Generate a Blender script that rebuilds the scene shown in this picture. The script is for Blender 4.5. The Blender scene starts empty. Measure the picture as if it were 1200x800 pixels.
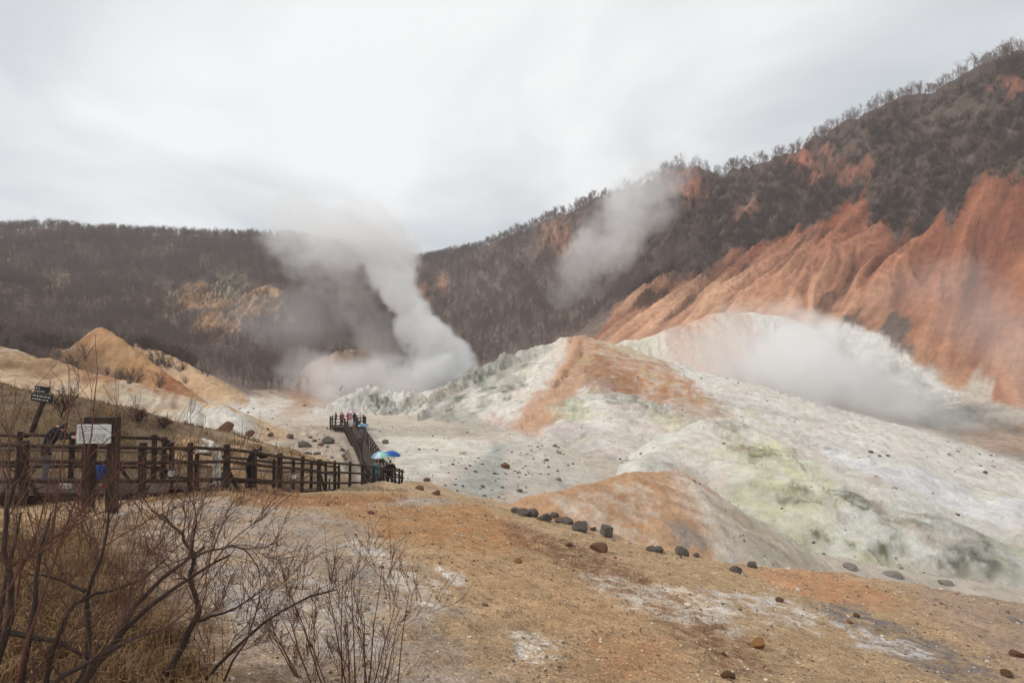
import time; T0 = time.time()
import bpy, bmesh, math, random
import numpy as np
from mathutils import Vector, Matrix, Quaternion

random.seed(7)
RNG = np.random.default_rng(11)
SC = bpy.context.scene
COL = SC.collection

# ------------------------------------------------------------------ camera
F = 667.0                      # focal length in pixels of the 1200 px wide photograph (20 mm lens)
HORIZON = 430.0                # row of the horizon
PITCH = math.atan((HORIZON - 400) / F)
CT, ST = math.cos(PITCH), math.sin(PITCH)
cam_d = bpy.data.cameras.new('camera')
cam_d.sensor_width = 36.0
cam_d.lens = F / 1200 * 36.0
cam_d.clip_start = 0.05
cam_d.clip_end = 3000
cam = bpy.data.objects.new('camera', cam_d)
COL.objects.link(cam)
cam.location = (0, 0, 0)
cam.rotation_euler = (math.pi / 2 + PITCH, 0, 0)
SC.camera = cam

# ------------------------------------------------------------------ world and sun
SUN_ELEV, SUN_AZ = math.radians(44), math.radians(-88)      # azimuth from +Y towards +X
world = bpy.data.worlds.new('World'); SC.world = world; world.use_nodes = True
wn, wl = world.node_tree.nodes, world.node_tree.links
wn.clear()
def wnode(t, **k):
    n = wn.new(t)
    for a, b in k.items(): setattr(n, a, b)
    return n
w_out = wnode('ShaderNodeOutputWorld')
w_bg = wnode('ShaderNodeBackground')
w_sky = wnode('ShaderNodeTexSky', sky_type='NISHITA', sun_disc=False, sun_elevation=SUN_ELEV, sun_rotation=SUN_AZ)
w_skys = wnode('ShaderNodeVectorMath', operation='SCALE'); w_skys.inputs['Scale'].default_value = 0.10
wl.new(w_sky.outputs[0], w_skys.inputs[0])
w_tc = wnode('ShaderNodeTexCoord')
w_sep = wnode('ShaderNodeSeparateXYZ'); wl.new(w_tc.outputs['Generated'], w_sep.inputs[0])
w_add = wnode('ShaderNodeMath', operation='ADD'); w_add.inputs[1].default_value = 0.22
w_abs = wnode('ShaderNodeMath', operation='ABSOLUTE'); wl.new(w_sep.outputs['Z'], w_abs.inputs[0])
wl.new(w_abs.outputs[0], w_add.inputs[0])
w_div = wnode('ShaderNodeVectorMath', operation='DIVIDE')
w_cmb = wnode('ShaderNodeCombineXYZ')
for i in range(3): wl.new(w_add.outputs[0], w_cmb.inputs[i])
wl.new(w_tc.outputs['Generated'], w_div.inputs[0]); wl.new(w_cmb.outputs[0], w_div.inputs[1])
w_map = wnode('ShaderNodeMapping'); w_map.inputs['Scale'].default_value = (1.0, 0.8, 1.0)
w_map.inputs['Location'].default_value = (0.35, 0.2, 0)
wl.new(w_div.outputs[0], w_map.inputs[0])
w_n = wnode('ShaderNodeTexNoise'); w_n.inputs['Scale'].default_value = 1.15
w_n.inputs['Detail'].default_value = 7; w_n.inputs['Roughness'].default_value = 0.48
w_n.inputs['Distortion'].default_value = 0.5
wl.new(w_map.outputs[0], w_n.inputs['Vector'])
w_r = wnode('ShaderNodeValToRGB')
w_r.color_ramp.elements[0].position = 0.36; w_r.color_ramp.elements[0].color = (0.45, 0.475, 0.50, 1)
w_r.color_ramp.elements[1].position = 0.64; w_r.color_ramp.elements[1].color = (0.75, 0.755, 0.752, 1)
wl.new(w_n.outputs[0], w_r.inputs[0])
w_mix = wnode('ShaderNodeMix', data_type='RGBA'); w_mix.inputs[0].default_value = 0.93
wl.new(w_skys.outputs[0], w_mix.inputs[6]); wl.new(w_r.outputs[0], w_mix.inputs[7])
wl.new(w_mix.outputs[2], w_bg.inputs[0]); w_bg.inputs[1].default_value = 1.0
wl.new(w_bg.outputs[0], w_out.inputs[0])

sun_d = bpy.data.lights.new('sun', 'SUN')
sun_d.energy = 1.5; sun_d.angle = math.radians(14); sun_d.color = (1.0, 0.96, 0.90)
sun = bpy.data.objects.new('sun', sun_d); COL.objects.link(sun)
sdir = Vector((math.sin(SUN_AZ) * math.cos(SUN_ELEV), math.cos(SUN_AZ) * math.cos(SUN_ELEV), math.sin(SUN_ELEV)))
sun.rotation_euler = sdir.to_track_quat('Z', 'Y').to_euler()
sun.location = sdir * 100

SC.view_settings.view_transform = 'Standard'; SC.view_settings.look = 'None'
SC.view_settings.gamma = 1.0; SC.view_settings.exposure = 0.4
SC.view_settings.use_curve_mapping = False
SC.render.engine = 'CYCLES'
SC.cycles.max_bounces = 12; SC.cycles.diffuse_bounces = 2; SC.cycles.glossy_bounces = 1
SC.cycles.transmission_bounces = 2; SC.cycles.volume_bounces = 12; SC.cycles.transparent_max_bounces = 6
SC.cycles.volume_step_rate = 3.0; SC.cycles.volume_max_steps = 128
SC.cycles.use_denoising = True
try: SC.cycles.denoiser = 'OPENIMAGEDENOISE'
except Exception: pass

# ------------------------------------------------------------------ pixel <-> world helpers
def ray(px, py):
    u, v = (px - 600) / F, (400 - py) / F
    return np.array([u, -ST * v + CT, CT * v + ST])
def P(px, py, Y):
    d = ray(px, py); return d * (Y / d[1])
def srgb(r, g, b):
    f = lambda c: ((c / 255 + 0.055) / 1.055) ** 2.4 if c > 10 else c / 255 / 12.92
    return np.array([f(r), f(g), f(b)])

# ------------------------------------------------------------------ numpy noise
_perm = np.random.default_rng(3).permutation(256); _perm = np.concatenate([_perm, _perm, _perm])
_ga = np.random.default_rng(4).uniform(0, 2 * np.pi, 256)
_gx, _gy = np.cos(_ga), np.sin(_ga)
def perlin(x, y):
    xi, yi = np.floor(x).astype(np.int64), np.floor(y).astype(np.int64)
    xf, yf = x - xi, y - yi
    u, v = xf * xf * xf * (xf * (xf * 6 - 15) + 10), yf * yf * yf * (yf * (yf * 6 - 15) + 10)
    def g(ix, iy, dx, dy):
        h = _perm[(_perm[ix & 255] + iy) & 255]
        return _gx[h] * dx + _gy[h] * dy
    a = g(xi, yi, xf, yf); b = g(xi + 1, yi, xf - 1, yf)
    c = g(xi, yi + 1, xf, yf - 1); d = g(xi + 1, yi + 1, xf - 1, yf - 1)
    return 1.5 * ((a + (b - a) * u) + ((c + (d - c) * u) - (a + (b - a) * u)) * v)
def fbm(x, y, octs=4, gain=0.5, lac=2.03, ox=0.0):
    s = np.zeros(np.shape(x)); a = 1.0; t = 0
    for k in range(octs):
        s = s + a * perlin(x + 17.3 * k + ox, y - 9.1 * k + ox * 1.7); t += a; a *= gain; x = x * lac; y = y * lac
    return s / t * 1.6
def sstep(a, b, x):
    t = np.clip((x - a) / (b - a), 0, 1); return t * t * (3 - 2 * t)

# ------------------------------------------------------------------ terrain components (heights, camera at z = 0)
class TPS:
    def __init__(s, pts, reg=0.0):
        p = np.array(pts, float); s.s = 100.0; s.xy = p[:, :2] / s.s; n = len(p)
        K = s.k(np.linalg.norm(s.xy[:, None] - s.xy[None], axis=2)) + np.eye(n) * reg
        A = np.zeros((n + 3, n + 3)); A[:n, :n] = K; A[:n, n] = 1; A[:n, n + 1:] = s.xy
        A[n, :n] = 1; A[n + 1:, :n] = s.xy.T
        s.w = np.linalg.solve(A, np.concatenate([p[:, 2], np.zeros(3)]))
    @staticmethod
    def k(r): return np.where(r > 1e-9, r * r * np.log(np.maximum(r, 1e-9)), 0)
    def __call__(s, x, y):
        x = x / s.s; y = y / s.s; n = len(s.xy)
        z = s.w[n] + s.w[n + 1] * x + s.w[n + 2] * y
        for i in range(n):
            r2 = np.maximum((x - s.xy[i, 0]) ** 2 + (y - s.xy[i, 1]) ** 2, 1e-16)
            z = z + s.w[i] * 0.5 * r2 * np.log(r2)
        return z

def polydist(line, x, y):
    """nearest point on an xyz polyline: distance, z there, signed side, running length"""
    best = np.full(x.shape, 1e9); zz = np.zeros(x.shape); sd = np.zeros(x.shape); ln = np.zeros(x.shape); pp = np.zeros(x.shape); acc = 0
    for a, b in zip(line[:-1], line[1:]):
        dx, dy = b[0] - a[0], b[1] - a[1]; L = math.hypot(dx, dy) + 1e-9
        t = np.clip(((x - a[0]) * dx + (y - a[1]) * dy) / L ** 2, 0, 1)
        d = np.hypot(x - (a[0] + t * dx), y - (a[1] + t * dy)); per = (dx * (y - a[1]) - dy * (x - a[0])) / L
        m = (d < best - 1e-6) | ((d < best + 1e-6) & (np.abs(per) > np.abs(pp)))     # at a corner the side is told by the segment seen most squarely
        best = np.where(m, d, best); zz = np.where(m, a[2] + t * (b[2] - a[2]), zz); pp = np.where(m, per, pp)
        sd = np.where(m, np.sign(per), sd); ln = np.where(m, acc + t * L, ln)
        acc += L
    return best, zz, sd, ln

def pts(*a): return [tuple(P(*p)) for p in a]

class Ridge:
    """a crest line with its own slope on the near (right-hand of the line) and the far side"""
    def __init__(s, line, near, far, rnd=1.0, concave=0.0, e0=0.0, e1=0.0):
        for _ in range(2):     # round the corners of the crest line
            q = [line[0]]
            for a, b in zip(line[:-1], line[1:]):
                a, b = np.array(a), np.array(b); q += [tuple(a * .75 + b * .25), tuple(a * .25 + b * .75)]
            line = q + [line[-1]]
        s.l = [tuple(p) for p in line]; s.near = near; s.far = far; s.rnd = rnd; s.c = concave; s.e = (e0, e1)
    def __call__(s, x, y):
        h = np.full(x.shape, -1e9)
        for a, b in zip(s.l[:-1], s.l[1:]):
            dx, dy = b[0] - a[0], b[1] - a[1]; L = math.hypot(dx, dy) + 1e-9
            t = np.clip(((x - a[0]) * dx + (y - a[1]) * dy) / L ** 2, 0, 1)
            d = np.hypot(x - (a[0] + t * dx), y - (a[1] + t * dy))
            side = (dx * (y - a[1]) - dy * (x - a[0])) / L / (d + 0.3)          # -1 near side, +1 far side
            sl = s.near + (s.far - s.near) * sstep(-0.9, 0.9, side)
            h = np.maximum(h, a[2] + t * (b[2] - a[2]) - sl * (np.sqrt(d * d + s.rnd ** 2) - s.rnd) * (1 - s.c * np.clip(d / 40, 0, 0.8)))
        for k, (a, b) in zip(s.e, ((s.l[0], s.l[3]), (s.l[-1], s.l[-4]))):      # steeper beyond the ends
            if k:
                dx, dy = a[0] - b[0], a[1] - b[1]; L = math.hypot(dx, dy)
                h = h - k * np.maximum(((x - a[0]) * dx + (y - a[1]) * dy) / L, 0)
        return h

class RightCut(Ridge):
    """a mound whose right flank breaks off steeply along a line"""
    A, B = P(800, 547, 39), P(878, 660, 25)
    def __call__(s, x, y):
        h = super().__call__(x, y); dx, dy = s.B[0] - s.A[0], s.B[1] - s.A[1]; L = math.hypot(dx, dy)
        over = np.maximum((dx * (y - s.A[1]) - dy * (x - s.A[0])) / L + 0.9 * fbm(x / 4, y / 4, 2, ox=3), 0); over = np.sqrt(over * over + .25) - .5
        return h - 0.3 * over

SKYLINE = [(-160, 285, 235), (-60, 280, 255), (0, 274, 270), (100, 275, 290), (200, 277, 310), (330, 279, 330), (400, 288, 352), (440, 295, 380),
           (480, 311, 400), (510, 306, 385), (560, 290, 352), (620, 266, 325), (700, 234, 300), (760, 213, 285), (795, 192, 270),
           (830, 199, 262), (890, 193, 252), (930, 175, 243), (960, 157, 235), (1000, 137, 225), (1050, 114, 215), (1110, 100, 205),
           (1140, 80, 200), (1200, 57, 195), (1300, 15, 185), (1450, -30, 178)]
SKY3 = pts(*SKYLINE)
hill_pts = SKY3 + pts(
    (700, 392, 190), (760, 390, 175), (1000, 374, 140), (1060, 402, 128), (1130, 465, 112), (1200, 482, 100), (1320, 500, 95),
    (1100, 250, 165), (1200, 180, 155), (1200, 350, 125), (1100, 380, 130), (900, 300, 190), (830, 320, 205), (760, 330, 212),
    (720, 360, 202), (1100, 170, 188), (950, 230, 213), (850, 260, 233), (1000, 310, 160), (900, 345, 165), (800, 365, 180),
    (1330, 200, 140), (1330, 380, 110),
    (560, 410, 235), (640, 397, 215), (700, 300, 255), (600, 340, 280), (520, 372, 290), (650, 360, 240), (750, 270, 258), (480, 402, 280),
    (300, 450, 130), (380, 432, 170), (200, 402, 165), (100, 372, 170), (0, 352, 160), (250, 330, 238), (260, 390, 195), (100, 322, 225),
    (0, 312, 210), (400, 350, 275), (430, 392, 245), (0, 392, 120), (-120, 335, 170), (-120, 400, 90), (330, 390, 205),
    (430, 500, 75), (500, 530, 50), (560, 565, 38), (600, 520, 62), (560, 500, 75), (450, 482, 95), (330, 480, 95), (300, 470, 110),
    (250, 482, 90), (400, 522, 60), (350, 535, 46), (460, 563, 37), (-100, 440, 60),
    (1180, 566, 72), (1150, 503, 98), (1050, 490, 100), (1000, 475, 105), (900, 432, 125), (1300, 590, 65)) + [
    (15, 70, -9.5), (30, 60, -11), (30, 35, -12.5), (10, 32, -11), (45, 40, -15), (60, 60, -16), (20, 100, -8), (0, 20, -10), (30, 15, -13),
    (-30, 20, -7), (-30, 40, -6.5), (60, 20, -16), (-60, 10, -4), (0, -10, -9), (100, 30, -14)]
TB = TPS(hill_pts, 2e-4)
def hB(x, y):
    z = TB(x, y)
    d, zr, sd, ln = polydist(SKY3, x, y)
    back = sd > 0
    return np.where(back, zr - 0.35 * d, np.minimum(z, zr + 3.0))

fg_pts = pts((600, 800, 6), (480, 577, 25), (540, 581, 24), (600, 597, 22), (700, 626, 19.5), (760, 641, 19), (860, 661, 19), (1000, 673, 20),
             (1200, 706, 21), (1200, 800, 11), (0, 800, 4.6), (223, 574, 14.3), (299, 575, 16.5), (354, 575, 20), (392, 574.5, 23.2),
             (440, 575, 26), (900, 800, 8), (300, 700, 7.3), (800, 720, 11.5), (1000, 740, 13), (150, 600, 12.2), (30, 600, 12.3), (-120, 600, 12.2),
             (1350, 760, 17), (600, 690, 10.6), (400, 640, 11.2)) + [(-5, 0.5, -2.2), (0, 0.5, -2.45), (5, 1, -3.2), (0, -4, -1.8), (-14, 2, -1.4), (14, 0, -4.6)]
TF = TPS(fg_pts, 1e-5)
LIP = pts((-300, 560, 15.0), (150, 566, 15.2), (223, 569, 16.0), (299, 570, 18.5), (354, 572, 22), (392, 573, 25.5), (440, 574.5, 27.5), (480, 577, 25.2), (540, 581, 24), (600, 597, 22), (700, 626, 19.5), (760, 641, 19), (860, 661, 19), (1000, 673, 20), (1200, 706, 21), (1400, 740, 22))
def hF(x, y):
    z = TF(x, y)
    d, zr, sd, ln = polydist(LIP, x, y)
    # left of the fence end the ground runs on level under the boardwalk, elsewhere it falls away
    drop = 0.75 * (np.sqrt(d * d + 1.2 ** 2) - 1.2)
    return np.where(sd > 0, np.minimum(z, zr + 0.15) - drop, z)

COMPS = [
    ('B', hB),
    ('F', hF),
    ('LB', Ridge(pts((-300, 415, 24), (-80, 442, 24), (0, 457, 23), (50, 461, 24), (110, 477, 25), (200, 502, 27), (290, 527, 31), (340, 547, 36)), 0.32, 0.6, 2.0, 0, 0, 0.6)),
    ('LO', Ridge(pts((-160, 372, 50), (0, 403, 58), (80, 430, 58), (160, 448, 60), (230, 468, 62), (300, 496, 66)), 0.45, 0.5, 1.0)),
    ('LO2', Ridge(pts((30, 408, 104), (95, 410, 97), (112, 389, 96), (118, 378, 95), (119, 378, 95), (126, 386, 94), (160, 415, 92), (200, 441, 88), (228, 467, 86)), 1.25, 0.9, 0.3)),
    ('LO3', Ridge(pts((160, 402, 128), (207, 419, 117), (240, 443, 108), (268, 463, 102)), 0.9, 0.6, 0.5)),
    ('BM', Ridge(pts((365, 425, 140), (385, 414, 137), (412, 406, 135), (445, 425, 132)), 1.6, 0.7, 1.0)),
    ('WL', Ridge(pts((380, 484, 92), (405, 466, 93), (440, 452, 97), (475, 457, 97), (505, 472, 92)), 0.5, 0.5, 1.5)),
    ('WM', Ridge(pts((488, 492, 82), (500, 474, 88), (520, 451, 97), (560, 427, 106), (600, 413, 112), (640, 400, 115), (662, 394, 116), (674, 390, 116), (678, 390, 116), (700, 397, 115),
                     (740, 408, 112), (800, 440, 100), (860, 481, 85), (930, 513, 73)), 0.74, 0.8, 0.4, 0.5)),
    ('WF', Ridge(pts((690, 396, 114), (690, 428, 99), (704, 446, 88), (712, 490, 73), (705, 528, 59), (685, 568, 46)), 0.40, 0.36, 2.0, 0.2)),
    ('WA', Ridge(pts((676, 394, 115), (678, 404, 106), (663, 431, 95), (633, 471, 82), (601, 513, 70)), 0.8, 0.85, 0.3)),
    ('W2', Ridge(pts((700, 408, 142), (760, 395, 142), (800, 381, 142), (845, 364, 144), (890, 367, 143), (925, 374, 140), (955, 392, 134)), 0.72, 0.5, 2.0, 0.15, 0, 0.5)),
    ('YM', Ridge(pts((745, 556, 46), (780, 522, 54), (812, 498, 59), (835, 490, 61), (880, 496, 63), (940, 517, 65), (1000, 540, 58), (1080, 570, 50), (1200, 612, 42), (1360, 665, 36)), 0.25, 0.6, 1.2)),
    ('OM', RightCut(pts((562, 600, 28.5), (600, 590, 29), (650, 575, 30.5), (720, 556, 34), (798, 547, 39), (818, 575, 34), (838, 612, 30)), 0.33, 1.4, 0.7, 0, 0.8)),
]
RILL = {'LO': (5.0, .6), 'LO2': (3.2, .8), 'LO3': (3.2, .6), 'BM': (4.0, 1.3), 'WL': (3.0, 1.2), 'WM': (4.2, 1.9), 'WF': (6.0, .7), 'WA': (3.5, .5), 'W2': (7.0, .8), 'YM': (8.0, .75), 'OM': (2.4, .12), 'LB': (4.0, .2)}
NAMES = [c[0] for c in COMPS]
CI = {n: i for i, n in enumerate(NAMES)}
def comps(x, y): return np.stack([c[1](x, y) for c in COMPS])
BLEND = 0.4
def heights(x, y, H=None):
    """smooth maximum of the components, and which one rules"""
    if H is None: H = comps(x, y)
    m = H.max(0); idx = H.argmax(0)
    k = np.clip(np.hypot(x, y) * 0.006, 0.1, BLEND)
    z = m + k * np.log(np.exp((H - m) / k).sum(0)) * 0.5
    return z, idx, H
RILLC = {}
def rough(x, y, z, idx):
    """erosion relief added on top"""
    r = np.hypot(x, y); out = np.zeros(x.shape)
    isB = idx == CI['B']
    hill = isB * sstep(-6, 14, z)
    # ribs running down the slopes
    right = sstep(-10, 60, x) * hill * (.15 + .85 * sstep(8, 32, z))
    s = 0.62 * x - 0.78 * y; t = 0.78 * x + 0.62 * y
    wob = 5 * fbm(x / 40, y / 40, 2, ox=3)
    rib = fbm((s + wob) / 15, t / 90, 3, ox=5); rib2 = fbm((s + 1.5 * wob) / 5.5, t / 45, 3, ox=15)
    right = right * (1 - .6 * sstep(95, 145, x))
    out += right * ((-np.abs(rib) * 2 + 0.5) * 3.6 + (-np.abs(rib2) * 2 + .5) * 1.5 + fbm(x / 3.2, y / 3.2, 3, 0.6, ox=25) * .5)
    left = (1 - sstep(-10, 60, x)) * hill
    out += left * (fbm(x / 45, y / 90, 3, ox=8) * 5.0 + (-np.abs(fbm(x / 16, y / 60, 2, ox=2)) + 0.3) * 2.2) * (1 - 0.7 * sstep(60, 75, z))
    out += hill * fbm(x / 7, y / 7, 3, ox=1) * 0.5
    for p, c in CLIFF_W:
        w = poly_w(x, y, p, 4, 5.0, 6.0, 2); q = (w > 0) & isB
        if q.any(): out[q] += w[q] * ((.45 - np.abs(fbm(x[q] / 4.5, y[q] / 26, 3, 0.6, ox=3)) * 2.2) * 2.6 + .7 * fbm(x[q] / 2.5, y[q] / 2.5, 2))
    floor = isB * (1 - sstep(-6, 14, z))
    out += floor * fbm(x / 6, y / 6, 4, ox=6) * 0.35 * sstep(20, 60, r)
    F_ = (idx == CI['F']) | (idx == CI['LB'])
    out += F_ * (fbm(x / 2.2, y / 2.2, 4, ox=9) * 0.07 + fbm(x / 0.35, y / 0.35, 2, ox=4) * 0.012)
    out -= (idx == CI['F']) * np.abs(fbm((.65 * x - .76 * y) / .8 + .3 * fbm(x, y, 2), (.76 * x + .65 * y) / 5, 3, ox=14)) * .10
    out += (idx == CI['LB']) * fbm(x / 3, y / 3, 3, ox=4) * 0.22
    for n, a, b, sc in (('WM', 1.2, 0.34, 7.0), ('WL', 1.3, 0.6, 4.5), ('WF', 0.45, 0.08, 8.0), ('WA', 0.3, 0.1, 5.0), ('W2', 0.8, 0.12, 9.0), ('YM', 1.1, 0.07, 10.0), ('OM', 0.22, 0.08, 4.0),
                        ('LO', 0.7, 0.25, 9.0), ('LO2', 0.6, 0.3, 7.0), ('LO3', 0.5, 0.25, 6.0), ('BM', 0.5, 0.25, 7.0)):
        m = idx == CI[n]
        if not m.any(): continue
        xx, yy = x[m], y[m]
        v = fbm(xx / sc, yy / sc, 3, ox=a * 10); w = fbm(xx / sc * 4.5, yy / sc * 4.5, 4, 0.6, ox=b * 20)
        q = np.ones(xx.shape)
        if n == 'WM': q = 0.5 + 0.8 * (1 - sstep(-4, 12, xx))
        rw, ra = RILL[n]; d, l = RILLC[n][0], RILLC[n][1]
        rl = np.abs(fbm((l + 1.2 * v + .12 * d) / rw, d / (rw * 7), 3, 0.55, ox=rw)) + .5 * np.abs(fbm((l + 2 * v) / rw * 2.7, d / (rw * 3), 2, ox=rw + 3))
        out[m] -= (rl * 1.6 - .35) * ra * (.25 + .75 * sstep(0.0, 5.0, d)) * (1 - .5 * sstep(30, 60, d)) * (q if n == 'WM' else 1)
        out[m] += v * a * 0.8 + w * b * q
    return out


# ------------------------------------------------------------------ where the boardwalk runs
FENCE_PX = [(-130, 515, 13.0), (-50, 515.5, 13.0), (30, 516, 13.1), (100, 517.5, 13.4), (168, 518.5, 13.8), (223.5, 518.5, 14.3), (265.5, 520.5, 15.3), (299, 526, 16.6), (328, 531, 18.3), (354, 534.5, 20.1),
            (374.5, 538, 21.8), (392.5, 539.5, 23.4), (410, 541, 25), (425, 543, 26.5), (438, 545, 28), (449.5, 547, 29.6), (460, 548.5, 31.2), (471, 550, 33)]
def _lift(line, o, dz):
    out = []
    for i, p in enumerate(line):
        a, b = line[max(i - 1, 0)], line[min(i + 1, len(line) - 1)]; dx, dy = b[0] - a[0], b[1] - a[1]; L = math.hypot(dx, dy)
        out.append((p[0] - dy / L * o, p[1] + dx / L * o, p[2] + dz))
    return out
DECK_C = _lift(pts(*FENCE_PX), 0.88, -1.2)
FAR_WALK = [DECK_C[-1], (-8.6, 37.0, -7.5), (-10.2, 42.0, -7.9), (-11.6, 47.0, -8.0), (-14.0, 54.0, -7.85), (-17.2, 63.0, -7.6), (-20.3, 71.5, -7.45)]
STEAM = [
    dict(name='steam_plume', label='tall white steam column rising from the valley behind the mounds', axis=[(530, 455, 122, 36, 1.0), (518, 428, 122, 40, 1.0), (498, 394, 123, 31, 1.0), (474, 358, 125, 27, 1.0), (460, 328, 126, 30, .9), (455, 300, 127, 40, .6), (436, 280, 128, 46, .35), (400, 276, 129, 50, .2), (350, 262, 130, 50, .1)], density=.75, res=190, nscale=.17, erode=1.35, seed=1.0),
    dict(name='thin_steam', label='thin veil of steam drifting left of the tall column', axis=[(345, 270, 130, 44, .3), (375, 300, 130, 50, .6), (405, 330, 130, 44, .4), (425, 375, 130, 38, .3), (440, 410, 128, 40, .4)], density=.1, res=120, nscale=.16, erode=1.8, seed=7.0),
    dict(name='low_steam', label='low steam spreading round the foot of the tall column', axis=[(350, 442, 128, 34, .25), (395, 452, 122, 44, .6), (440, 450, 118, 42, .9), (490, 446, 116, 42, 1.0), (535, 438, 118, 24, .4)], density=.2, res=110, nscale=.15, erode=1.2, seed=3.0),
    dict(name='thin_steam', label='thin steam in front of the far left cliffs', axis=[(280, 365, 150, 30, .3), (330, 382, 148, 44, .5), (370, 372, 145, 48, .5)], density=.04, res=72, nscale=.11, seed=4.0),
    dict(name='steam_plume', label='grey steam rising in front of the middle wooded slope', axis=[(655, 345, 205, 26, .3), (700, 298, 205, 44, .7), (738, 252, 205, 54, .9), (768, 212, 205, 46, .6), (795, 190, 205, 30, .3)], density=.07, res=140, nscale=.10, erode=1.6, seed=5.0),
    dict(name='steam_cloud', label='broad steam cloud in the hollow on the right', axis=[(800, 420, 112, 46, .25), (865, 415, 112, 58, .6), (930, 432, 108, 70, 1.0), (990, 455, 104, 68, 1.0), (1050, 482, 100, 52, .9), (1120, 503, 98, 32, .4)], density=.17, res=140, nscale=.11, erode=1.35, seed=6.0),
    dict(name='thin_steam', label='thin steam before the red slope at the right edge', axis=[(1050, 345, 105, 40, .3), (1130, 350, 102, 62, .6), (1200, 400, 98, 75, .6), (1260, 460, 95, 60, .5)], density=.03, res=72, nscale=.09, seed=8.0),
    dict(name='thin_steam', label='small wisp of steam left of the viewing platform', axis=[(352, 508, 80, 14, .8), (365, 494, 80, 20, .8), (385, 478, 82, 28, .5)], density=.18, res=48, nscale=.25, seed=9.0),
    dict(name='thin_steam', label='faint steam over the right end of the yellow mound', axis=[(1000, 600, 50, 24, .3), (1080, 620, 46, 48, .5), (1180, 640, 40, 60, .6), (1260, 640, 38, 60, .6)], density=.05, res=64, nscale=.22, seed=10.0),
]
HAZE = 0.00038
# ------------------------------------------------------------------ the sheet: fine near the camera, coarser far off
NT, NR = 1000, 760
th = np.radians(np.linspace(-62, 62, NT)); rr = np.exp(np.linspace(math.log(0.7), math.log(470), NR))
TH, RR = np.meshgrid(th, rr)
X = (RR * np.sin(TH)); Y = (RR * np.cos(TH))
def sub(A): return np.concatenate([A[::2], A[-1:]])
def up(A, n):       # linear upsampling along axis 1
    B = np.empty((A.shape[0], 2 * A.shape[1] - 1) + A.shape[2:]); B[:, ::2] = A; B[:, 1::2] = 0.5 * (A[:, :-1] + A[:, 1:]); return B[:, :n]
TH2, RR2 = np.meshgrid(np.append(th[::2], 2 * th[-1] - th[-2]), np.append(rr[::2], rr[-1] ** 2 / rr[-2]))
HH = comps(RR2 * np.sin(TH2), RR2 * np.cos(TH2))
HH = up(HH, NR); HH = np.swapaxes(up(np.swapaxes(HH, 1, 2), NT), 1, 2)
Zs, IDX, HH = heights(X, Y, HH)
def poly_w(x, y, poly, soft, warp=0.0, wscale=3.0, seed=0.0):
    """weight 0..1 inside an outline on the ground (x, y in metres), edges broken up by noise"""
    p = np.asarray(poly)[:, :2]
    pad = soft + warp * 1.5
    lo, hi = p.min(0) - pad, p.max(0) + pad
    w = np.zeros(x.shape); m = (x > lo[0]) & (x < hi[0]) & (y > lo[1]) & (y < hi[1])
    if not m.any(): return w
    a, b = x[m], y[m]
    best = np.full(a.shape, 1e9); inside = np.zeros(a.shape, bool); n = len(p)
    for i in range(n):
        x0, y0 = p[i]; x1, y1 = p[(i + 1) % n]; dx, dy = x1 - x0, y1 - y0
        t = np.clip(((a - x0) * dx + (b - y0) * dy) / (dx * dx + dy * dy + 1e-9), 0, 1)
        best = np.minimum(best, np.hypot(a - x0 - t * dx, b - y0 - t * dy))
        if abs(dy) > 1e-9:
            c = ((y0 > b) != (y1 > b)) & (a < (x1 - x0) * (b - y0) / (y1 - y0) + x0); inside ^= c
    sdist = np.where(inside, best, -best)
    if warp: sdist = sdist + warp * fbm(a / wscale, b / wscale, 4, 0.6, ox=seed)
    w[m] = sstep(-soft, soft, sdist); return w

CLIFFS = [   # bare rock on the wooded hills: outline, colour
    ([(175, 345), (215, 330), (260, 322), (300, 335), (336, 350), (334, 378), (290, 385), (255, 402), (215, 380), (190, 372)], (184, 136, 92)),
    ([(180, 338), (205, 334), (210, 362), (188, 366)], (150, 128, 96)), ([(255, 318), (285, 318), (290, 345), (258, 346)], (146, 130, 104)),
    ([(38, 326), (62, 320), (90, 332), (84, 352), (56, 350)], (158, 126, 94)), ([(150, 352), (170, 352), (168, 368), (152, 366)], (150, 118, 88)),
    ([(440, 292), (478, 300), (492, 320), (470, 318)], (150, 96, 66)),
    ([(632, 262), (662, 258), (680, 282), (676, 306), (656, 308), (634, 290)], (150, 104, 78)),
    ([(478, 332), (500, 334), (502, 348), (484, 352)], (176, 108, 72)), ([(508, 326), (522, 324), (524, 340), (512, 342)], (160, 112, 76)),
    ([(784, 194), (806, 192), (832, 206), (826, 232), (800, 244), (784, 226)], (178, 106, 74)),
    ([(930, 190), (990, 172), (1000, 200), (950, 214)], (128, 80, 60)), ([(925, 178), (945, 172), (948, 200), (930, 210)], (160, 92, 62)),
    ([(1165, 96), (1260, 88), (1260, 112), (1175, 108)], (150, 88, 60)), ([(860, 240), (890, 236), (880, 262), (864, 260)], (150, 92, 64)),
    ([(960, 205), (1010, 195), (1040, 205), (990, 220)], (150, 88, 62)),
    ([(410, 402), (440, 400), (440, 412), (412, 412)], (180, 140, 100)),
]
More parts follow.
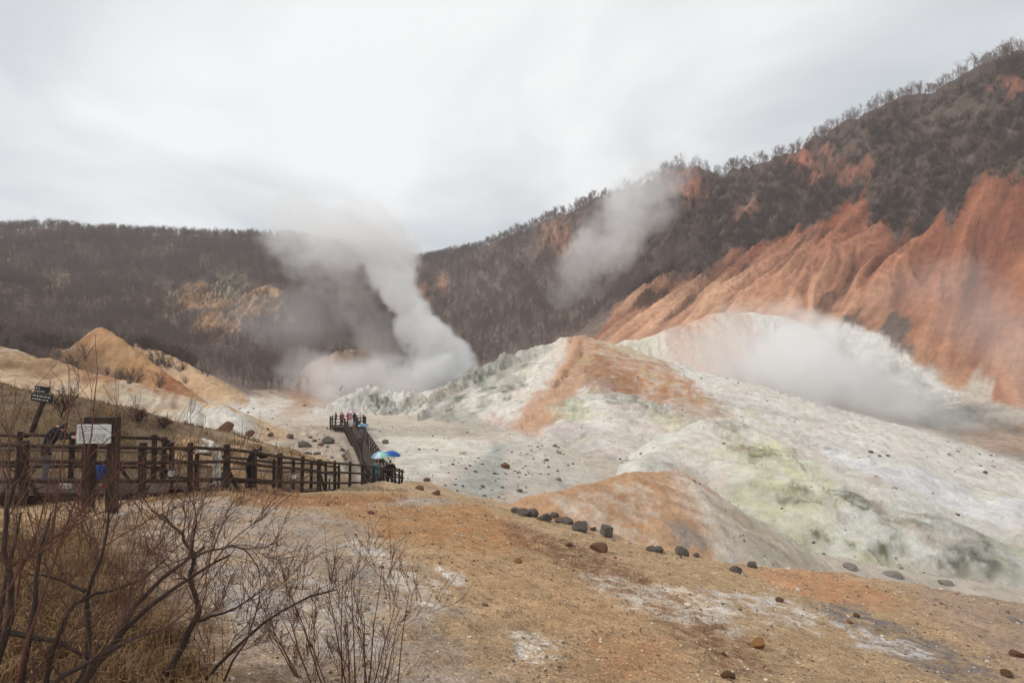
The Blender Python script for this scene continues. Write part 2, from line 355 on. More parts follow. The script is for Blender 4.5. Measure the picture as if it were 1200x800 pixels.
def raycast(px, py, rmin=3.0):
    """first point of the ground that a line of sight meets"""
    d = ray(px, py); h = math.hypot(d[0], d[1]); az = math.atan2(d[0], d[1])
    c = np.clip((az - th[0]) / (th[1] - th[0]), 0, NT - 1.001); i = int(c); f = c - i
    zc = Zs[:, i] * (1 - f) + Zs[:, i + 1] * f; g = zc - d[2] / h * rr
    hit = np.nonzero((g >= 0) & (rr > rmin))[0]
    if len(hit) and hit[0] > 0:
        k = hit[0]; t = -g[k - 1] / (g[k] - g[k - 1] + 1e-12) if g[k - 1] < 0 else 1.0; r = rr[k - 1] + t * (rr[k] - rr[k - 1])
    else:
        k = int(np.argmax(np.where((sdcol(i) <= 0) & (rr > 20), g / rr, -9))); r = rr[k]
    return np.array([r * math.sin(az), r * math.cos(az), np.interp(r, rr, zc)])
def sdcol(i): return polydist(SKY3, X[:, i], Y[:, i])[2]
def outline(poly):
    """pixel outline -> points on the ground it covers"""
    k = tuple(poly)
    if k not in _rc: _rc[k] = [raycast(*p) for p in poly]
    return _rc[k]
for n_, c_ in COMPS:
    if isinstance(c_, Ridge):
        m_ = IDX == CI[n_]; d_, _, _, l_ = polydist(c_.l, X[m_], Y[m_]); RILLC[n_] = (d_, l_)
_rc = {}
CLIFF_W = [(outline(p), c) for p, c in CLIFFS]
Z = Zs + rough(X, Y, Zs, IDX)
for line, hw in ((DECK_C, 1.15), (FAR_WALK, 1.25)):       # the ground is cut back where the boardwalk passes
    sel = np.nonzero(((RR < 90) & (X < 0)).ravel())[0]
    d_, z_, _, _ = polydist(line, X.ravel()[sel], Y.ravel()[sel])
    zz = Z.ravel(); zz[sel] = np.minimum(zz[sel], z_ - .16 + np.maximum(d_ - hw, 0) * 1.1); Z = zz.reshape(Z.shape)
dTh = np.stack([np.gradient(A, axis=1) for A in (X, Y, Z)], -1)
dRr = np.stack([np.gradient(A, axis=0) for A in (X, Y, Z)], -1)
NRM = np.cross(dTh, dRr); NRM /= np.linalg.norm(NRM, axis=-1, keepdims=True) + 1e-12
NRM[NRM[..., 2] < 0] *= -1

# ------------------------------------------------------------------ soil colours
BASE = {'B': (126, 108, 98), 'F': (178, 146, 108), 'LB': (118, 97, 74), 'LO': (208, 174, 134), 'LO2': (200, 150, 98), 'LO3': (208, 170, 128),
        'BM': (200, 160, 128), 'WL': (218, 214, 203), 'WM': (221, 215, 204), 'WF': (222, 214, 204), 'WA': (214, 190, 168), 'W2': (218, 208, 194), 'YM': (218, 214, 202), 'OM': (200, 158, 118)}
# (component filter, outline in the photograph turned into ground points, colour, softness px, raggedness px, strength, noise break-up)
PATCH = [
 # ---- foreground
 ('F', [(120, 590), (300, 585), (420, 610), (470, 660), (560, 800), (300, 800), (180, 700)], (168, 152, 138), 40, 50, .85, .7),
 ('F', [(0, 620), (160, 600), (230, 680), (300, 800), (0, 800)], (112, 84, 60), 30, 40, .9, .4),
 ('F', [(280, 578), (470, 577), (480, 584), (420, 592), (300, 592)], (172, 112, 66), 5, 8, .7, .4),
 ('F', [(400, 592), (560, 588), (640, 640), (560, 650), (430, 625)], (180, 124, 70), 20, 25, .75, .6),
 ('F', [(480, 640), (640, 640), (800, 720), (760, 780), (600, 720)], (186, 144, 98), 30, 30, .5, .6),
 ('F', [(470, 580), (535, 583), (520, 592), (455, 590)], (176, 162, 150), 6, 6, .7, .5),
 ('F', [(585, 606), (640, 622), (720, 655), (850, 725), (900, 780), (860, 790), (760, 720), (660, 660), (590, 628)], (132, 92, 64), 14, 22, .8, .9),
 ('F', [(410, 630), (440, 636), (520, 690), (500, 720), (440, 670)], (214, 202, 186), 10, 30, .65, 1.1),
 ('F', [(350, 660), (420, 700), (470, 760), (440, 800), (340, 740)], (192, 180, 166), 20, 40, .7, 1.0),
 ('F', [(240, 660), (300, 690), (330, 720), (270, 740)], (176, 168, 164), 16, 25, .7, .8),
 ('F', [(510, 660), (540, 668), (550, 684), (522, 680)], (224, 212, 196), 6, 10, .9, .8),
 ('F', [(590, 735), (640, 740), (660, 772), (600, 768)], (218, 208, 194), 8, 22, .7, 1.3),
 ('F', [(690, 672), (800, 690), (900, 730), (860, 742), (740, 712)], (218, 202, 182), 14, 34, .7, 1.2),
 ('F', [(820, 690), (900, 690), (960, 720), (940, 734), (840, 716)], (212, 202, 190), 10, 30, .7, 1.2),
 ('F', [(690, 745), (790, 742), (800, 800), (690, 800)], (176, 118, 70), 30, 30, .55, .6),
 ('F', [(868, 664), (960, 668), (1060, 700), (1040, 716), (930, 694)], (186, 130, 88), 12, 14, .8, .6),
 ('F', [(940, 700), (1010, 712), (1120, 752), (1200, 800), (1120, 800), (1040, 764)], (124, 114, 110), 16, 24, .85, .9),
 ('F', [(980, 728), (1080, 756), (1090, 772), (1020, 762)], (208, 200, 194), 8, 16, .8, 1.2),
 ('F', [(1060, 684), (1300, 720), (1300, 790), (1190, 780), (1090, 712)], (166, 140, 122), 20, 18, .8, .5),
 ('LB', [(-60, 470), (60, 480), (160, 520), (60, 560), (-60, 540)], (112, 92, 58), 12, 16, .7, .8),
 ('LB', [(210, 505), (300, 530), (350, 550), (300, 560), (200, 540)], (206, 162, 112), 8, 10, .7, .6),
 ('LB', [(225, 512), (262, 516), (280, 532), (235, 530)], (182, 168, 152), 5, 5, .6, .4),
 # ---- left orange slope
 ('LO', [(-60, 385), (30, 408), (80, 428), (60, 440), (-60, 420)], (150, 116, 80), 8, 10, .6, .8),
 ('LO', [(78, 425), (140, 438), (190, 452), (200, 464), (150, 456), (90, 444)], (168, 104, 56), 5, 10, .85, .7),
 ('LO', [(150, 446), (215, 466), (222, 484), (150, 500), (120, 470)], (222, 208, 186), 10, 16, .8, .9),
 ('LO', [(-60, 420), (60, 440), (110, 470), (0, 470)], (214, 186, 150), 12, 16, .7, .9),
 ('BM', [(340, 430), (460, 428), (470, 460), (330, 460)], (136, 106, 88), 6, 8, .8, .6),
 ('LO', [(228, 470), (300, 497), (300, 506), (215, 500), (210, 484)], (224, 218, 208), 6, 8, .95, .4),
 ('LO2', [(95, 412), (115, 398), (128, 410), (120, 425)], (160, 96, 46), 4, 6, .8, .5),
 ('LO2', [(185, 438), (212, 448), (220, 464), (196, 458)], (164, 92, 50), 4, 6, .9, .5),
 ('LO2', [(60, 400), (100, 405), (115, 425), (170, 445), (100, 440), (60, 425)], (104, 80, 62), 5, 8, .8, .6),
 ('B', [(228, 452), (262, 452), (320, 466), (330, 490), (290, 495), (240, 478)], (222, 216, 206), 6, 8, .95, .3),
 ('B', [(300, 455), (370, 450), (400, 480), (340, 500), (310, 485)], (196, 168, 142), 8, 12, .85, .6),
 ('B', [(318, 462), (345, 470), (315, 494), (298, 488)], (218, 206, 194), 4, 6, .8, .4),
 ('B', [(340, 452), (400, 455), (392, 470), (350, 474)], (168, 118, 86), 5, 8, .7, .6),
 # ---- valley floor
 ('B', [(300, 488), (480, 470), (620, 500), (640, 560), (560, 590), (440, 590), (330, 560), (270, 510)], (204, 188, 168), 20, 12, 1.0, .3),
 ('B', [(445, 512), (560, 515), (590, 520), (560, 545), (520, 568), (460, 572), (440, 540)], (222, 216, 202), 20, 34, .9, .6),
 ('B', [(405, 500), (560, 497), (600, 505), (560, 512), (420, 512)], (176, 166, 152), 5, 5, .8, .8),
 ('B', [(330, 500), (420, 498), (440, 530), (400, 550), (330, 535)], (170, 148, 126), 8, 12, .8, .8),
 ('B', [(578, 516), (606, 520), (590, 545), (600, 570), (560, 584), (520, 572), (545, 555), (568, 535)], (168, 172, 164), 7, 8, .9, .5),
 ('B', [(590, 498), (640, 500), (700, 560), (640, 590), (590, 560)], (206, 196, 184), 12, 12, .9, .5),
 # ---- white mound
 ('WM', [(505, 462), (535, 440), (548, 452), (552, 478), (530, 500), (505, 492)], (112, 114, 98), 8, 26, 1.0, .9),
 ('WM', [(560, 426), (600, 414), (625, 420), (600, 445), (570, 462), (552, 445)], (118, 120, 102), 8, 26, 1.0, 1.0),
 ('WM', [(585, 452), (615, 440), (620, 452), (592, 464)], (112, 114, 94), 5, 16, 1.0, 1.0),
 ('WM', [(545, 500), (580, 482), (570, 510)], (222, 168, 152), 4, 10, .8, .8),
 ('WM', [(568, 500), (590, 484), (588, 498), (574, 508)], (216, 140, 120), 4, 5, .8, .6),
 ('WM', [(655, 397), (700, 396), (745, 406), (800, 442), (850, 476), (830, 492), (780, 476), (720, 452), (692, 424), (672, 420)], (192, 138, 98), 6, 17, 1.0, .55),
 ('WM', [(600, 412), (640, 399), (665, 396), (672, 420), (640, 450), (600, 490), (590, 470), (630, 430)], (226, 214, 200), 6, 8, .8, .3),
 ('WM', [(672, 404), (690, 410), (700, 440), (660, 470), (612, 516), (588, 520), (598, 496), (640, 452)], (204, 158, 124), 6, 17, 1.0, .5),
 ('WM', [(700, 398), (760, 402), (800, 425), (770, 425), (720, 408)], (214, 198, 166), 5, 6, .8, .4),
 ('WM', [(676, 414), (700, 412), (752, 446), (745, 462), (700, 450), (684, 440)], (166, 116, 78), 5, 8, .75, .7),
 ('WM', [(780, 470), (850, 478), (930, 512), (900, 520), (830, 505)], (204, 186, 168), 8, 8, .8, .5),
 ('WF', [(672, 404), (694, 404), (704, 440), (668, 466), (612, 516), (588, 520), (598, 496), (640, 452)], (202, 156, 122), 6, 17, 1.0, .5),
 ('WF', [(676, 416), (698, 412), (740, 446), (745, 462), (704, 452), (684, 440)], (166, 116, 78), 5, 8, .85, .7),
 ('WA', [(668, 398), (700, 400), (706, 446), (668, 466), (612, 518), (584, 522), (598, 490), (640, 448)], (200, 150, 112), 5, 14, 1.0, .5),
 ('WA', [(672, 404), (690, 404), (702, 446), (676, 446)], (172, 120, 84), 5, 10, .7, .7),
 ('WF', [(684, 446), (706, 444), (722, 452), (712, 462), (690, 460)], (170, 128, 112), 5, 5, .8, .4),
 ('WF', [(655, 470), (690, 462), (700, 480), (672, 492), (650, 490)], (176, 178, 140), 7, 16, .8, 1.0),
 ('WF', [(640, 500), (668, 492), (700, 500), (690, 516), (650, 518)], (184, 168, 166), 8, 10, .8, .5),
 ('WF', [(600, 545), (660, 520), (720, 540), (700, 575), (640, 585), (600, 575)], (206, 196, 188), 10, 16, .8, .6),
 ('WF', [(720, 470), (790, 480), (800, 520), (740, 540), (705, 500)], (222, 206, 194), 10, 14, .7, .4),
 ('WF', [(755, 478), (800, 484), (812, 496), (770, 494)], (196, 188, 130), 5, 8, .6, .8),
 ('WM', [(620, 400), (640, 410), (600, 450), (560, 490), (540, 490), (590, 440)], (170, 166, 152), 8, 22, .9, 1.2),
 ('WM', [(500, 480), (560, 486), (600, 500), (560, 508), (500, 500)], (176, 172, 160), 8, 14, .9, 1.0),
 ('WF', [(700, 455), (745, 462), (790, 478), (760, 484), (715, 472)], (150, 142, 128), 6, 12, .9, 1.0),
 ('WF', [(650, 520), (700, 515), (760, 545), (700, 560), (650, 550)], (176, 166, 160), 8, 22, .9, 1.1),
 ('WL', [(410, 466), (440, 460), (450, 470), (420, 480)], (118, 118, 104), 5, 18, 1.0, 1.0),
 ('WL', [(450, 462), (490, 466), (480, 482), (455, 478)], (128, 126, 112), 5, 18, 1.0, 1.0),
 # ---- back mound
 ('W2', [(775, 385), (845, 366), (880, 372), (900, 400), (860, 430), (800, 440), (780, 415)], (204, 158, 130), 10, 14, .9, .3),
 ('W2', [(730, 396), (790, 382), (770, 410), (740, 412)], (220, 212, 190), 6, 8, .8, .3),
 # ---- orange mound
 ('OM', [(585, 590), (650, 574), (720, 557), (790, 549), (770, 600), (740, 640), (650, 612)], (202, 152, 108), 5, 14, .9, .6),
 ('OM', [(640, 592), (740, 560), (780, 590), (760, 640), (690, 620)], (214, 188, 162), 10, 22, .9, 1.2),
 ('OM', [(780, 550), (810, 550), (845, 600), (870, 645), (840, 640), (790, 585)], (214, 184, 160), 9, 12, 1.0, .5),
 ('OM', [(795, 545), (815, 545), (848, 590), (840, 604), (815, 575)], (204, 134, 92), 4, 5, .9, .3),
 ('OM', [(780, 612), (800, 608), (832, 634), (826, 644), (800, 640)], (142, 142, 142), 9, 8, .8, .6),
 ('OM', [(800, 560), (850, 590), (900, 650), (860, 660), (825, 600)], (210, 200, 184), 9, 12, .95, .4),
 ('OM', [(755, 645), (860, 650), (880, 664), (770, 652)], (196, 194, 192), 6, 6, .8, .4),
 # ---- yellow mound
 ('YM', [(780, 525), (835, 492), (870, 505), (860, 560), (830, 600), (800, 570)], (216, 200, 186), 8, 12, .7, .4),
 ('YM', [(850, 515), (905, 505), (960, 540), (985, 600), (930, 650), (870, 640), (835, 600), (860, 560)], (204, 202, 160), 14, 24, .75, .7),
 ('YM', [(855, 530), (880, 514), (915, 522), (912, 536), (880, 542)], (126, 124, 82), 7, 18, 1.0, .8),
 ('YM', [(890, 640), (1000, 640), (1080, 650), (1060, 660), (930, 655)], (206, 200, 150), 8, 12, .7, .6),
 ('YM', [(975, 580), (1010, 578), (1025, 600), (995, 606)], (122, 120, 104), 6, 16, 1.0, .8),
 ('YM', [(940, 620), (980, 618), (975, 634), (945, 634)], (128, 126, 94), 6, 16, 1.0, .9),
 ('YM', [(1000, 635), (1060, 630), (1055, 645), (1010, 648)], (124, 124, 96), 6, 16, 1.0, .9),
 ('YM', [(1100, 630), (1160, 630), (1200, 680), (1150, 684), (1105, 660)], (108, 110, 94), 8, 20, 1.0, .8),
 ('YM', [(1090, 600), (1200, 620), (1230, 690), (1170, 660), (1100, 630)], (176, 174, 164), 12, 14, .7, .8),
 ('YM', [(832, 584), (850, 582), (866, 596), (856, 604), (838, 598)], (150, 152, 154), 5, 5, .9, .4),
 ('YM', [(880, 497), (960, 519), (1060, 555), (1230, 608), (1230, 626), (1100, 590), (980, 548), (900, 512)], (218, 204, 192), 7, 6, .85, .3),
 ('YM', [(955, 519), (1060, 552), (1230, 600), (1230, 622), (1120, 592), (1010, 556)], (226, 224, 222), 6, 5, .9, .2),
 ('YM', [(1020, 600), (1080, 600), (1100, 625), (1030, 622)], (150, 148, 128), 8, 20, .9, 1.0),
 ('YM', [(915, 575), (945, 570), (950, 590), (920, 592)], (140, 138, 112), 6, 16, .9, 1.0),
 ('YM', [(870, 600), (900, 596), (910, 630), (880, 632)], (186, 184, 150), 8, 16, .8, 1.0),
 ('YM', [(800, 500), (850, 492), (880, 500), (850, 506)], (160, 150, 128), 4, 10, .8, 1.0),
 # ---- crater floor on the right
 ('B', [(800, 400), (960, 378), (1010, 385), (1130, 470), (1260, 490), (1300, 620), (1100, 570), (960, 520), (860, 480)], (184, 172, 160), 14, 16, 1.0, .5),
 ('B', [(960, 376), (1010, 382), (1080, 430), (1130, 466), (1110, 480), (1040, 440), (985, 405)], (224, 218, 208), 6, 8, 1.0, .4),
 ('B', [(1010, 420), (1060, 425), (1120, 470), (1150, 490), (1090, 500), (1030, 460)], (146, 146, 136), 8, 16, .85, .9),
 ('B', [(1080, 520), (1180, 520), (1260, 540), (1260, 590), (1170, 570)], (140, 138, 128), 8, 14, .8, .9),
 ('B', [(1120, 500), (1260, 495), (1260, 530), (1140, 525)], (172, 138, 112), 8, 10, .8, .6),
]
RED_MAIN = [(1330, 120), (1200, 176), (1180, 186), (1120, 242), (1070, 264), (1000, 247), (960, 252), (900, 287), (850, 300), (800, 325), (760, 333), (722, 352), (700, 392), (760, 402), (845, 372), (1000, 378), (1060, 404), (1130, 470), (1330, 500)]
def soft_m(pp): return float(np.median([np.hypot(p[0], p[1]) for p in pp])) / F

RED_W = outline(RED_MAIN)
def veg_mask(x, y, z, idx):
    """1 where the wooded and scrubby hillside grows"""
    w = (idx == CI['B']) * sstep(1, 7, z + 2.5 * fbm(x / 9, y / 9, 3, ox=3) + 10 * sstep(0, -30, x) * sstep(98, 112, np.hypot(x, y)))
    w = w * (1 - red_w(x, y)) * (1 - (x > 15) * (1 - sstep(14, 20, z)) * (y < 205))
    for p, c in CLIFF_W: w = w * (1 - 0.95 * poly_w(x, y, p, 2.5, 6.0, 7.0, 2))
    w = w * (1 - poly_w(x, y, outline([(228, 452), (262, 448), (320, 462), (380, 450), (400, 480), (330, 490), (240, 478)]), 2, 2, 4))
    return w
def red_w(x, y):
    s = 0.62 * x - 0.78 * y; t = 0.78 * x + 0.62 * y
    n = fbm(s / 8, t / 50, 4, 0.6, ox=12) * 17
    return poly_w(x + 0.78 * n, y + 0.62 * n, RED_W, 3.0, 4.0, 12.0, 5)

def red_soil(x, y, z, C):
    w = red_w(x, y)
    s = 0.62 * x - 0.78 * y; t = 0.78 * x + 0.62 * y
    n1 = fbm((s + 5 * fbm(x / 40, y / 40, 2, ox=3)) / 9, t / 60, 4, 0.6, ox=21); n2 = fbm(x / 40, y / 40, 4, ox=31)
    light, mid, deep, dark = srgb(210, 160, 124), srgb(180, 116, 82), srgb(146, 82, 58), srgb(86, 68, 58)
    rib = np.abs(fbm((s + 5 * fbm(x / 40, y / 40, 2, ox=3)) / 15, t / 90, 3, ox=5)); rib2 = np.abs(fbm((s + 7.5 * fbm(x / 40, y / 40, 2, ox=3)) / 5.5, t / 45, 3, ox=15))
    toR = sstep(60, 125, x)
    k = np.clip(0.85 - 0.8 * toR + 0.45 * n1 + 0.5 * n2, 0, 1)[..., None]
    red = mid * (1 - k) + light * k
    k = np.clip(sstep(18, 50, z + 8 * n2) * (0.45 + 0.9 * n1 + 0.35 * toR), 0, 1)[..., None]
    red = red * (1 - k) + deep * k
    gul = (sstep(.16, .45, rib) * .4 + sstep(.2, .5, rib2) * .35)[..., None]; red = red * (1 - gul) + (deep * .7 + dark * .3) * gul
    k = (sstep(0.30, 0.55, fbm((s + 4 * n2) / 7, t / 34, 4, 0.55, ox=44)) * sstep(8, 20, z) * (1 - 0.7 * toR) * 0.9)[..., None]
    red = red * (1 - k) + dark * k
    ww = w[..., None]; return C * (1 - ww) + red * ww

def soil(x, y, z, idx, zrough):
    C = np.zeros(x.shape + (3,))
    for n in NAMES: C[idx == CI[n]] = srgb(*BASE[n])
    r = np.hypot(x, y)
    lowf = ((idx == CI['B']) * (1 - sstep(-3, 5, z + 2 * fbm(x / 9, y / 9, 3, ox=7) + 9 * sstep(0, -30, x) * sstep(98, 112, np.hypot(x, y)))))[..., None]
    C = C * (1 - lowf) + srgb(200, 186, 168) * lowf
    rt = ((idx == CI['B']) * sstep(30, 70, x) * sstep(5, 15, z))[..., None]
    C = C * (1 - rt) + srgb(104, 86, 76) * rt
    tn = ((idx == CI['LB']) * sstep(22, 27, y + 1.5 * fbm(x / 3, y / 3, 3)) * sstep(-15, -11, x))[..., None]
    C = C * (1 - tn) + srgb(184, 154, 120) * tn
    # red and orange bare slope on the right
    b = idx == CI['B']
    q = b & (x > 0) & (y > 60) & (z > -14)
    C[q] = red_soil(x[q], y[q], z[q], C[q])
    for p, c in CLIFF_W:
        ww = poly_w(x, y, p, 2.5, 6.0, 7.0, 2) * b; q = ww > 0
        if not q.any(): continue
        a, e = x[q], y[q]
        ww = np.clip(ww * (.85 + 1.2 * fbm(x / 9, y / 24, 3, ox=41)), 0, 1) if p is CLIFF_W[0][0] else ww
        cc = srgb(*c) * np.clip(1 + 0.7 * fbm(a / 3, e / 30, 4, 0.6, ox=3), 0.35, 1.6)[..., None]
        nd = sstep(0.15, 0.5, fbm(a / 7, e / 9, 4, ox=9))[..., None] * 0.7
        cc = cc * (1 - nd) + srgb(92, 78, 68) * nd; cc = cc * .82 + .18 * cc.mean(-1, keepdims=True)
        C[q] = C[q] * (1 - ww[q][..., None]) + cc * ww[q][..., None]
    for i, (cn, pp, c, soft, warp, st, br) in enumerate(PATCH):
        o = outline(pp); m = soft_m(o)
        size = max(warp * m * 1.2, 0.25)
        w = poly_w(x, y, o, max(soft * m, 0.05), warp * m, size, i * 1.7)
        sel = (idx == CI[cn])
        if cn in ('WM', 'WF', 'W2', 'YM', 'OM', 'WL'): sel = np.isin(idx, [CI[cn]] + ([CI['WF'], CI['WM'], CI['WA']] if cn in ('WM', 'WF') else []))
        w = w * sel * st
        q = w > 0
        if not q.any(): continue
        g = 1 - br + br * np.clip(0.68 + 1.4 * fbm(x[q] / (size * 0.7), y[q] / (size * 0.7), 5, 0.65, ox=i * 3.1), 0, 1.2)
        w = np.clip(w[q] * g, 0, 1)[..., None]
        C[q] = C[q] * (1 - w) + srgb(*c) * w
    lum = (C @ np.array([0.3, 0.5, 0.2]))[..., None]
    des = np.where(np.isin(idx, [CI[k] for k in ('LO', 'LO2', 'LO3', 'BM', 'OM', 'B', 'F')]), 0.12, 0.10)[..., None]
    C = (C * (1 - des) + lum * des) * 1.06
    m = idx == CI['OM']; A_, B_ = RightCut.A, RightCut.B; dx, dy = B_[0] - A_[0], B_[1] - A_[1]
    ov = (sstep(-.3, 1.6, (dx * (y[m] - A_[1]) - dy * (x[m] - A_[0])) / math.hypot(dx, dy) + .9 * fbm(x[m] / 2, y[m] / 2, 4, .6, ox=3)) * .92)[..., None]
    C[m] = C[m] * (1 - ov) + srgb(206, 196, 178) * ov
    # general mottling
    a = fbm(x / 2.5, y / 2.5, 4, 0.6, ox=51); bg = fbm(x / 14, y / 14, 4, 0.55, ox=61)
    C *= np.clip(1 + 0.10 * a + 0.10 * bg, 0.5, 1.4)[..., None]
    for n_, (rw, ra) in RILL.items():
        m = idx == CI[n_]
        if n_ == 'LB' or not m.any(): continue
        d, l = RILLC[n_]; k = fbm(l / rw * 1.6 + .3 * fbm(x[m] / 5, y[m] / 5, 2), d / (rw * 5), 4, 0.6, ox=rw * 3)
        dirt = sstep(.12, .55, k)[..., None] * (.27 if n_ in ('WM', 'WF', 'YM', 'W2', 'WL') else .3)
        dc = srgb(160, 150, 134) if n_ in ('WM', 'WF', 'YM', 'W2', 'WL') else srgb(158, 112, 76)
        C[m] = C[m] * (1 - dirt) + dc * dirt
        pale = sstep(.2, .6, -k)[..., None] * .35
        C[m] = C[m] * (1 - pale) + srgb(228, 222, 212) * pale
    # grey and yellowish crust flecks on the mineral mounds
    min_ = np.isin(idx, [CI[n] for n in ('WM', 'WF', 'WA', 'YM', 'WL', 'W2')])
    a, e = x[min_], y[min_]
    f1 = sstep(0.32, 0.6, fbm(a / 2.2, e / 2.2, 5, 0.65, ox=71)) * 0.35
    f2 = sstep(0.25, 0.6, fbm(a / 5, e / 5, 4, 0.6, ox=81)) * 0.30
    f3 = sstep(0.25, 0.6, fbm(a / 6, e / 6, 4, 0.6, ox=91)) * 0.30
    for f, c in ((f1, (150, 144, 132)), (f2, (214, 208, 158)), (f3, (222, 192, 176))):
        f = f[..., None]; C[min_] = C[min_] * (1 - f) + srgb(*c) * f
    return C

COLR = soil(X, Y, Zs, IDX, Z)
bd = np.zeros(IDX.shape, bool); bd[1:] |= IDX[1:] != IDX[:-1]; bd[:, 1:] |= IDX[:, 1:] != IDX[:, :-1]
for _ in range(5): bd[1:] |= bd[:-1]; bd[:-1] |= bd[1:]; bd[:, 1:] |= bd[:, :-1]; bd[:, :-1] |= bd[:, 1:]
bd[:4] = False; bd[-4:] = False; bd[:, :4] = False; bd[:, -4:] = False; bd &= RR > 25
bi, bj = np.nonzero(bd)
for _ in range(7):        # soils mingle where two slopes meet
    COLR[bi, bj] = (COLR[bi, bj] * 2 + COLR[bi - 1, bj] + COLR[bi + 1, bj] + COLR[bi, bj - 1] + COLR[bi, bj + 1]) / 6

# ------------------------------------------------------------------ materials
MAT = {}
def nodes_of(m): return m.node_tree.nodes, m.node_tree.links
def mat(name, col=(128, 128, 128), rough_=0.9, spec=0.2, var=0.25, nscale=6.0, bump=0.0, bscale=20.0, attr=None, emit=None, metal=0.0, stretch=None, detail=6):
    """procedural material: base colour broken up by noise at two scales, optional bump"""
    if name in MAT: return MAT[name]
    m = bpy.data.materials.new(name); m.use_nodes = True
    n, l = nodes_of(m); b = n['Principled BSDF']
    b.inputs['Roughness'].default_value = rough_; b.inputs['Specular IOR Level'].default_value = spec; b.inputs['Metallic'].default_value = metal
    tc = n.new('ShaderNodeTexCoord'); vec = tc.outputs['Object']
    if stretch:
        mp = n.new('ShaderNodeMapping'); mp.inputs['Scale'].default_value = stretch; l.new(vec, mp.inputs[0]); vec = mp.outputs[0]
    t1 = n.new('ShaderNodeTexNoise'); t1.inputs['Scale'].default_value = nscale; t1.inputs['Detail'].default_value = detail; t1.inputs['Roughness'].default_value = 0.65
    l.new(vec, t1.inputs['Vector'])
    mr = n.new('ShaderNodeMapRange'); mr.inputs[1].default_value = 0.25; mr.inputs[2].default_value = 0.75
    mr.inputs[3].default_value = 1 - var; mr.inputs[4].default_value = 1 + var; mr.clamp = False
    l.new(t1.outputs[0], mr.inputs[0])
    sc = n.new('ShaderNodeVectorMath'); sc.operation = 'SCALE'; l.new(mr.outputs[0], sc.inputs['Scale'])
    if attr:
        at = n.new('ShaderNodeAttribute'); at.attribute_name = attr; l.new(at.outputs['Color'], sc.inputs[0])
    else:
        sc.inputs[0].default_value = tuple(srgb(*col))
    l.new(sc.outputs[0], b.inputs['Base Color'])
    if bump:
        t2 = n.new('ShaderNodeTexNoise'); t2.inputs['Scale'].default_value = bscale; t2.inputs['Detail'].default_value = 7; t2.inputs['Roughness'].default_value = 0.7
        l.new(vec, t2.inputs['Vector'])
        bp = n.new('ShaderNodeBump'); bp.inputs['Strength'].default_value = 1.0; bp.inputs['Distance'].default_value = bump
        l.new(t2.outputs[0], bp.inputs['Height']); l.new(bp.outputs[0], b.inputs['Normal'])
    MAT[name] = m; return m

def gravel_mat():
    """near ground: soil colour with grit, pale and dark specks"""
    m = mat('gravelly_soil', attr='soil', var=0.22, nscale=1.6, bump=0.06, bscale=9.0, rough_=0.95, spec=0.15)
    n, l = nodes_of(m); b = n['Principled BSDF']
    src = b.inputs['Base Color'].links[0].from_socket
    tc = n.new('ShaderNodeTexCoord')
    cur = src
    for scale, lo, hi, val, amt in ((38.0, 0.55, 0.64, 1.7, 0.85), (55.0, 0.55, 0.64, 0.40, 0.85), (16.0, 0.56, 0.66, 1.45, 0.7), (11.0, 0.55, 0.66, 0.5, 0.7), (4.5, 0.55, 0.68, 0.62, 0.7), (3.1, 0.57, 0.7, 1.35, 0.6), (140.0, 0.52, 0.7, 0.6, 0.6)):
        t = n.new('ShaderNodeTexNoise'); t.inputs['Scale'].default_value = scale; t.inputs['Detail'].default_value = 3
        mp = n.new('ShaderNodeMapping'); mp.inputs['Location'].default_value = (scale, 2 * scale, 0); l.new(tc.outputs['Object'], mp.inputs[0]); l.new(mp.outputs[0], t.inputs['Vector'])
        mr = n.new('ShaderNodeMapRange'); mr.inputs[1].default_value = lo; mr.inputs[2].default_value = hi; mr.inputs[3].default_value = 0; mr.inputs[4].default_value = amt
        l.new(t.outputs[0], mr.inputs[0])
        ml = n.new('ShaderNodeVectorMath'); ml.operation = 'SCALE'; ml.inputs['Scale'].default_value = val; l.new(cur, ml.inputs[0])
        mx = n.new('ShaderNodeMix'); mx.data_type = 'RGBA'; l.new(mr.outputs[0], mx.inputs[0]); l.new(cur, mx.inputs[6]); l.new(ml.outputs[0], mx.inputs[7])
        cur = mx.outputs[2]
    l.new(cur, b.inputs['Base Color']); return m
M_NEAR = gravel_mat()
M_MIN = mat('mineral_crust', attr='soil', var=0.26, nscale=0.9, bump=0.55, bscale=1.1, rough_=0.9, spec=0.2, detail=9)
M_SPUR = mat('eroded_spur_soil', attr='soil', var=0.26, nscale=0.8, bump=0.6, bscale=0.8, rough_=0.95, spec=0.1, detail=9)
M_HILL = mat('hill_soil', attr='soil', var=0.3, nscale=0.35, bump=0.9, bscale=0.45, rough_=1.0, spec=0.1, detail=9)

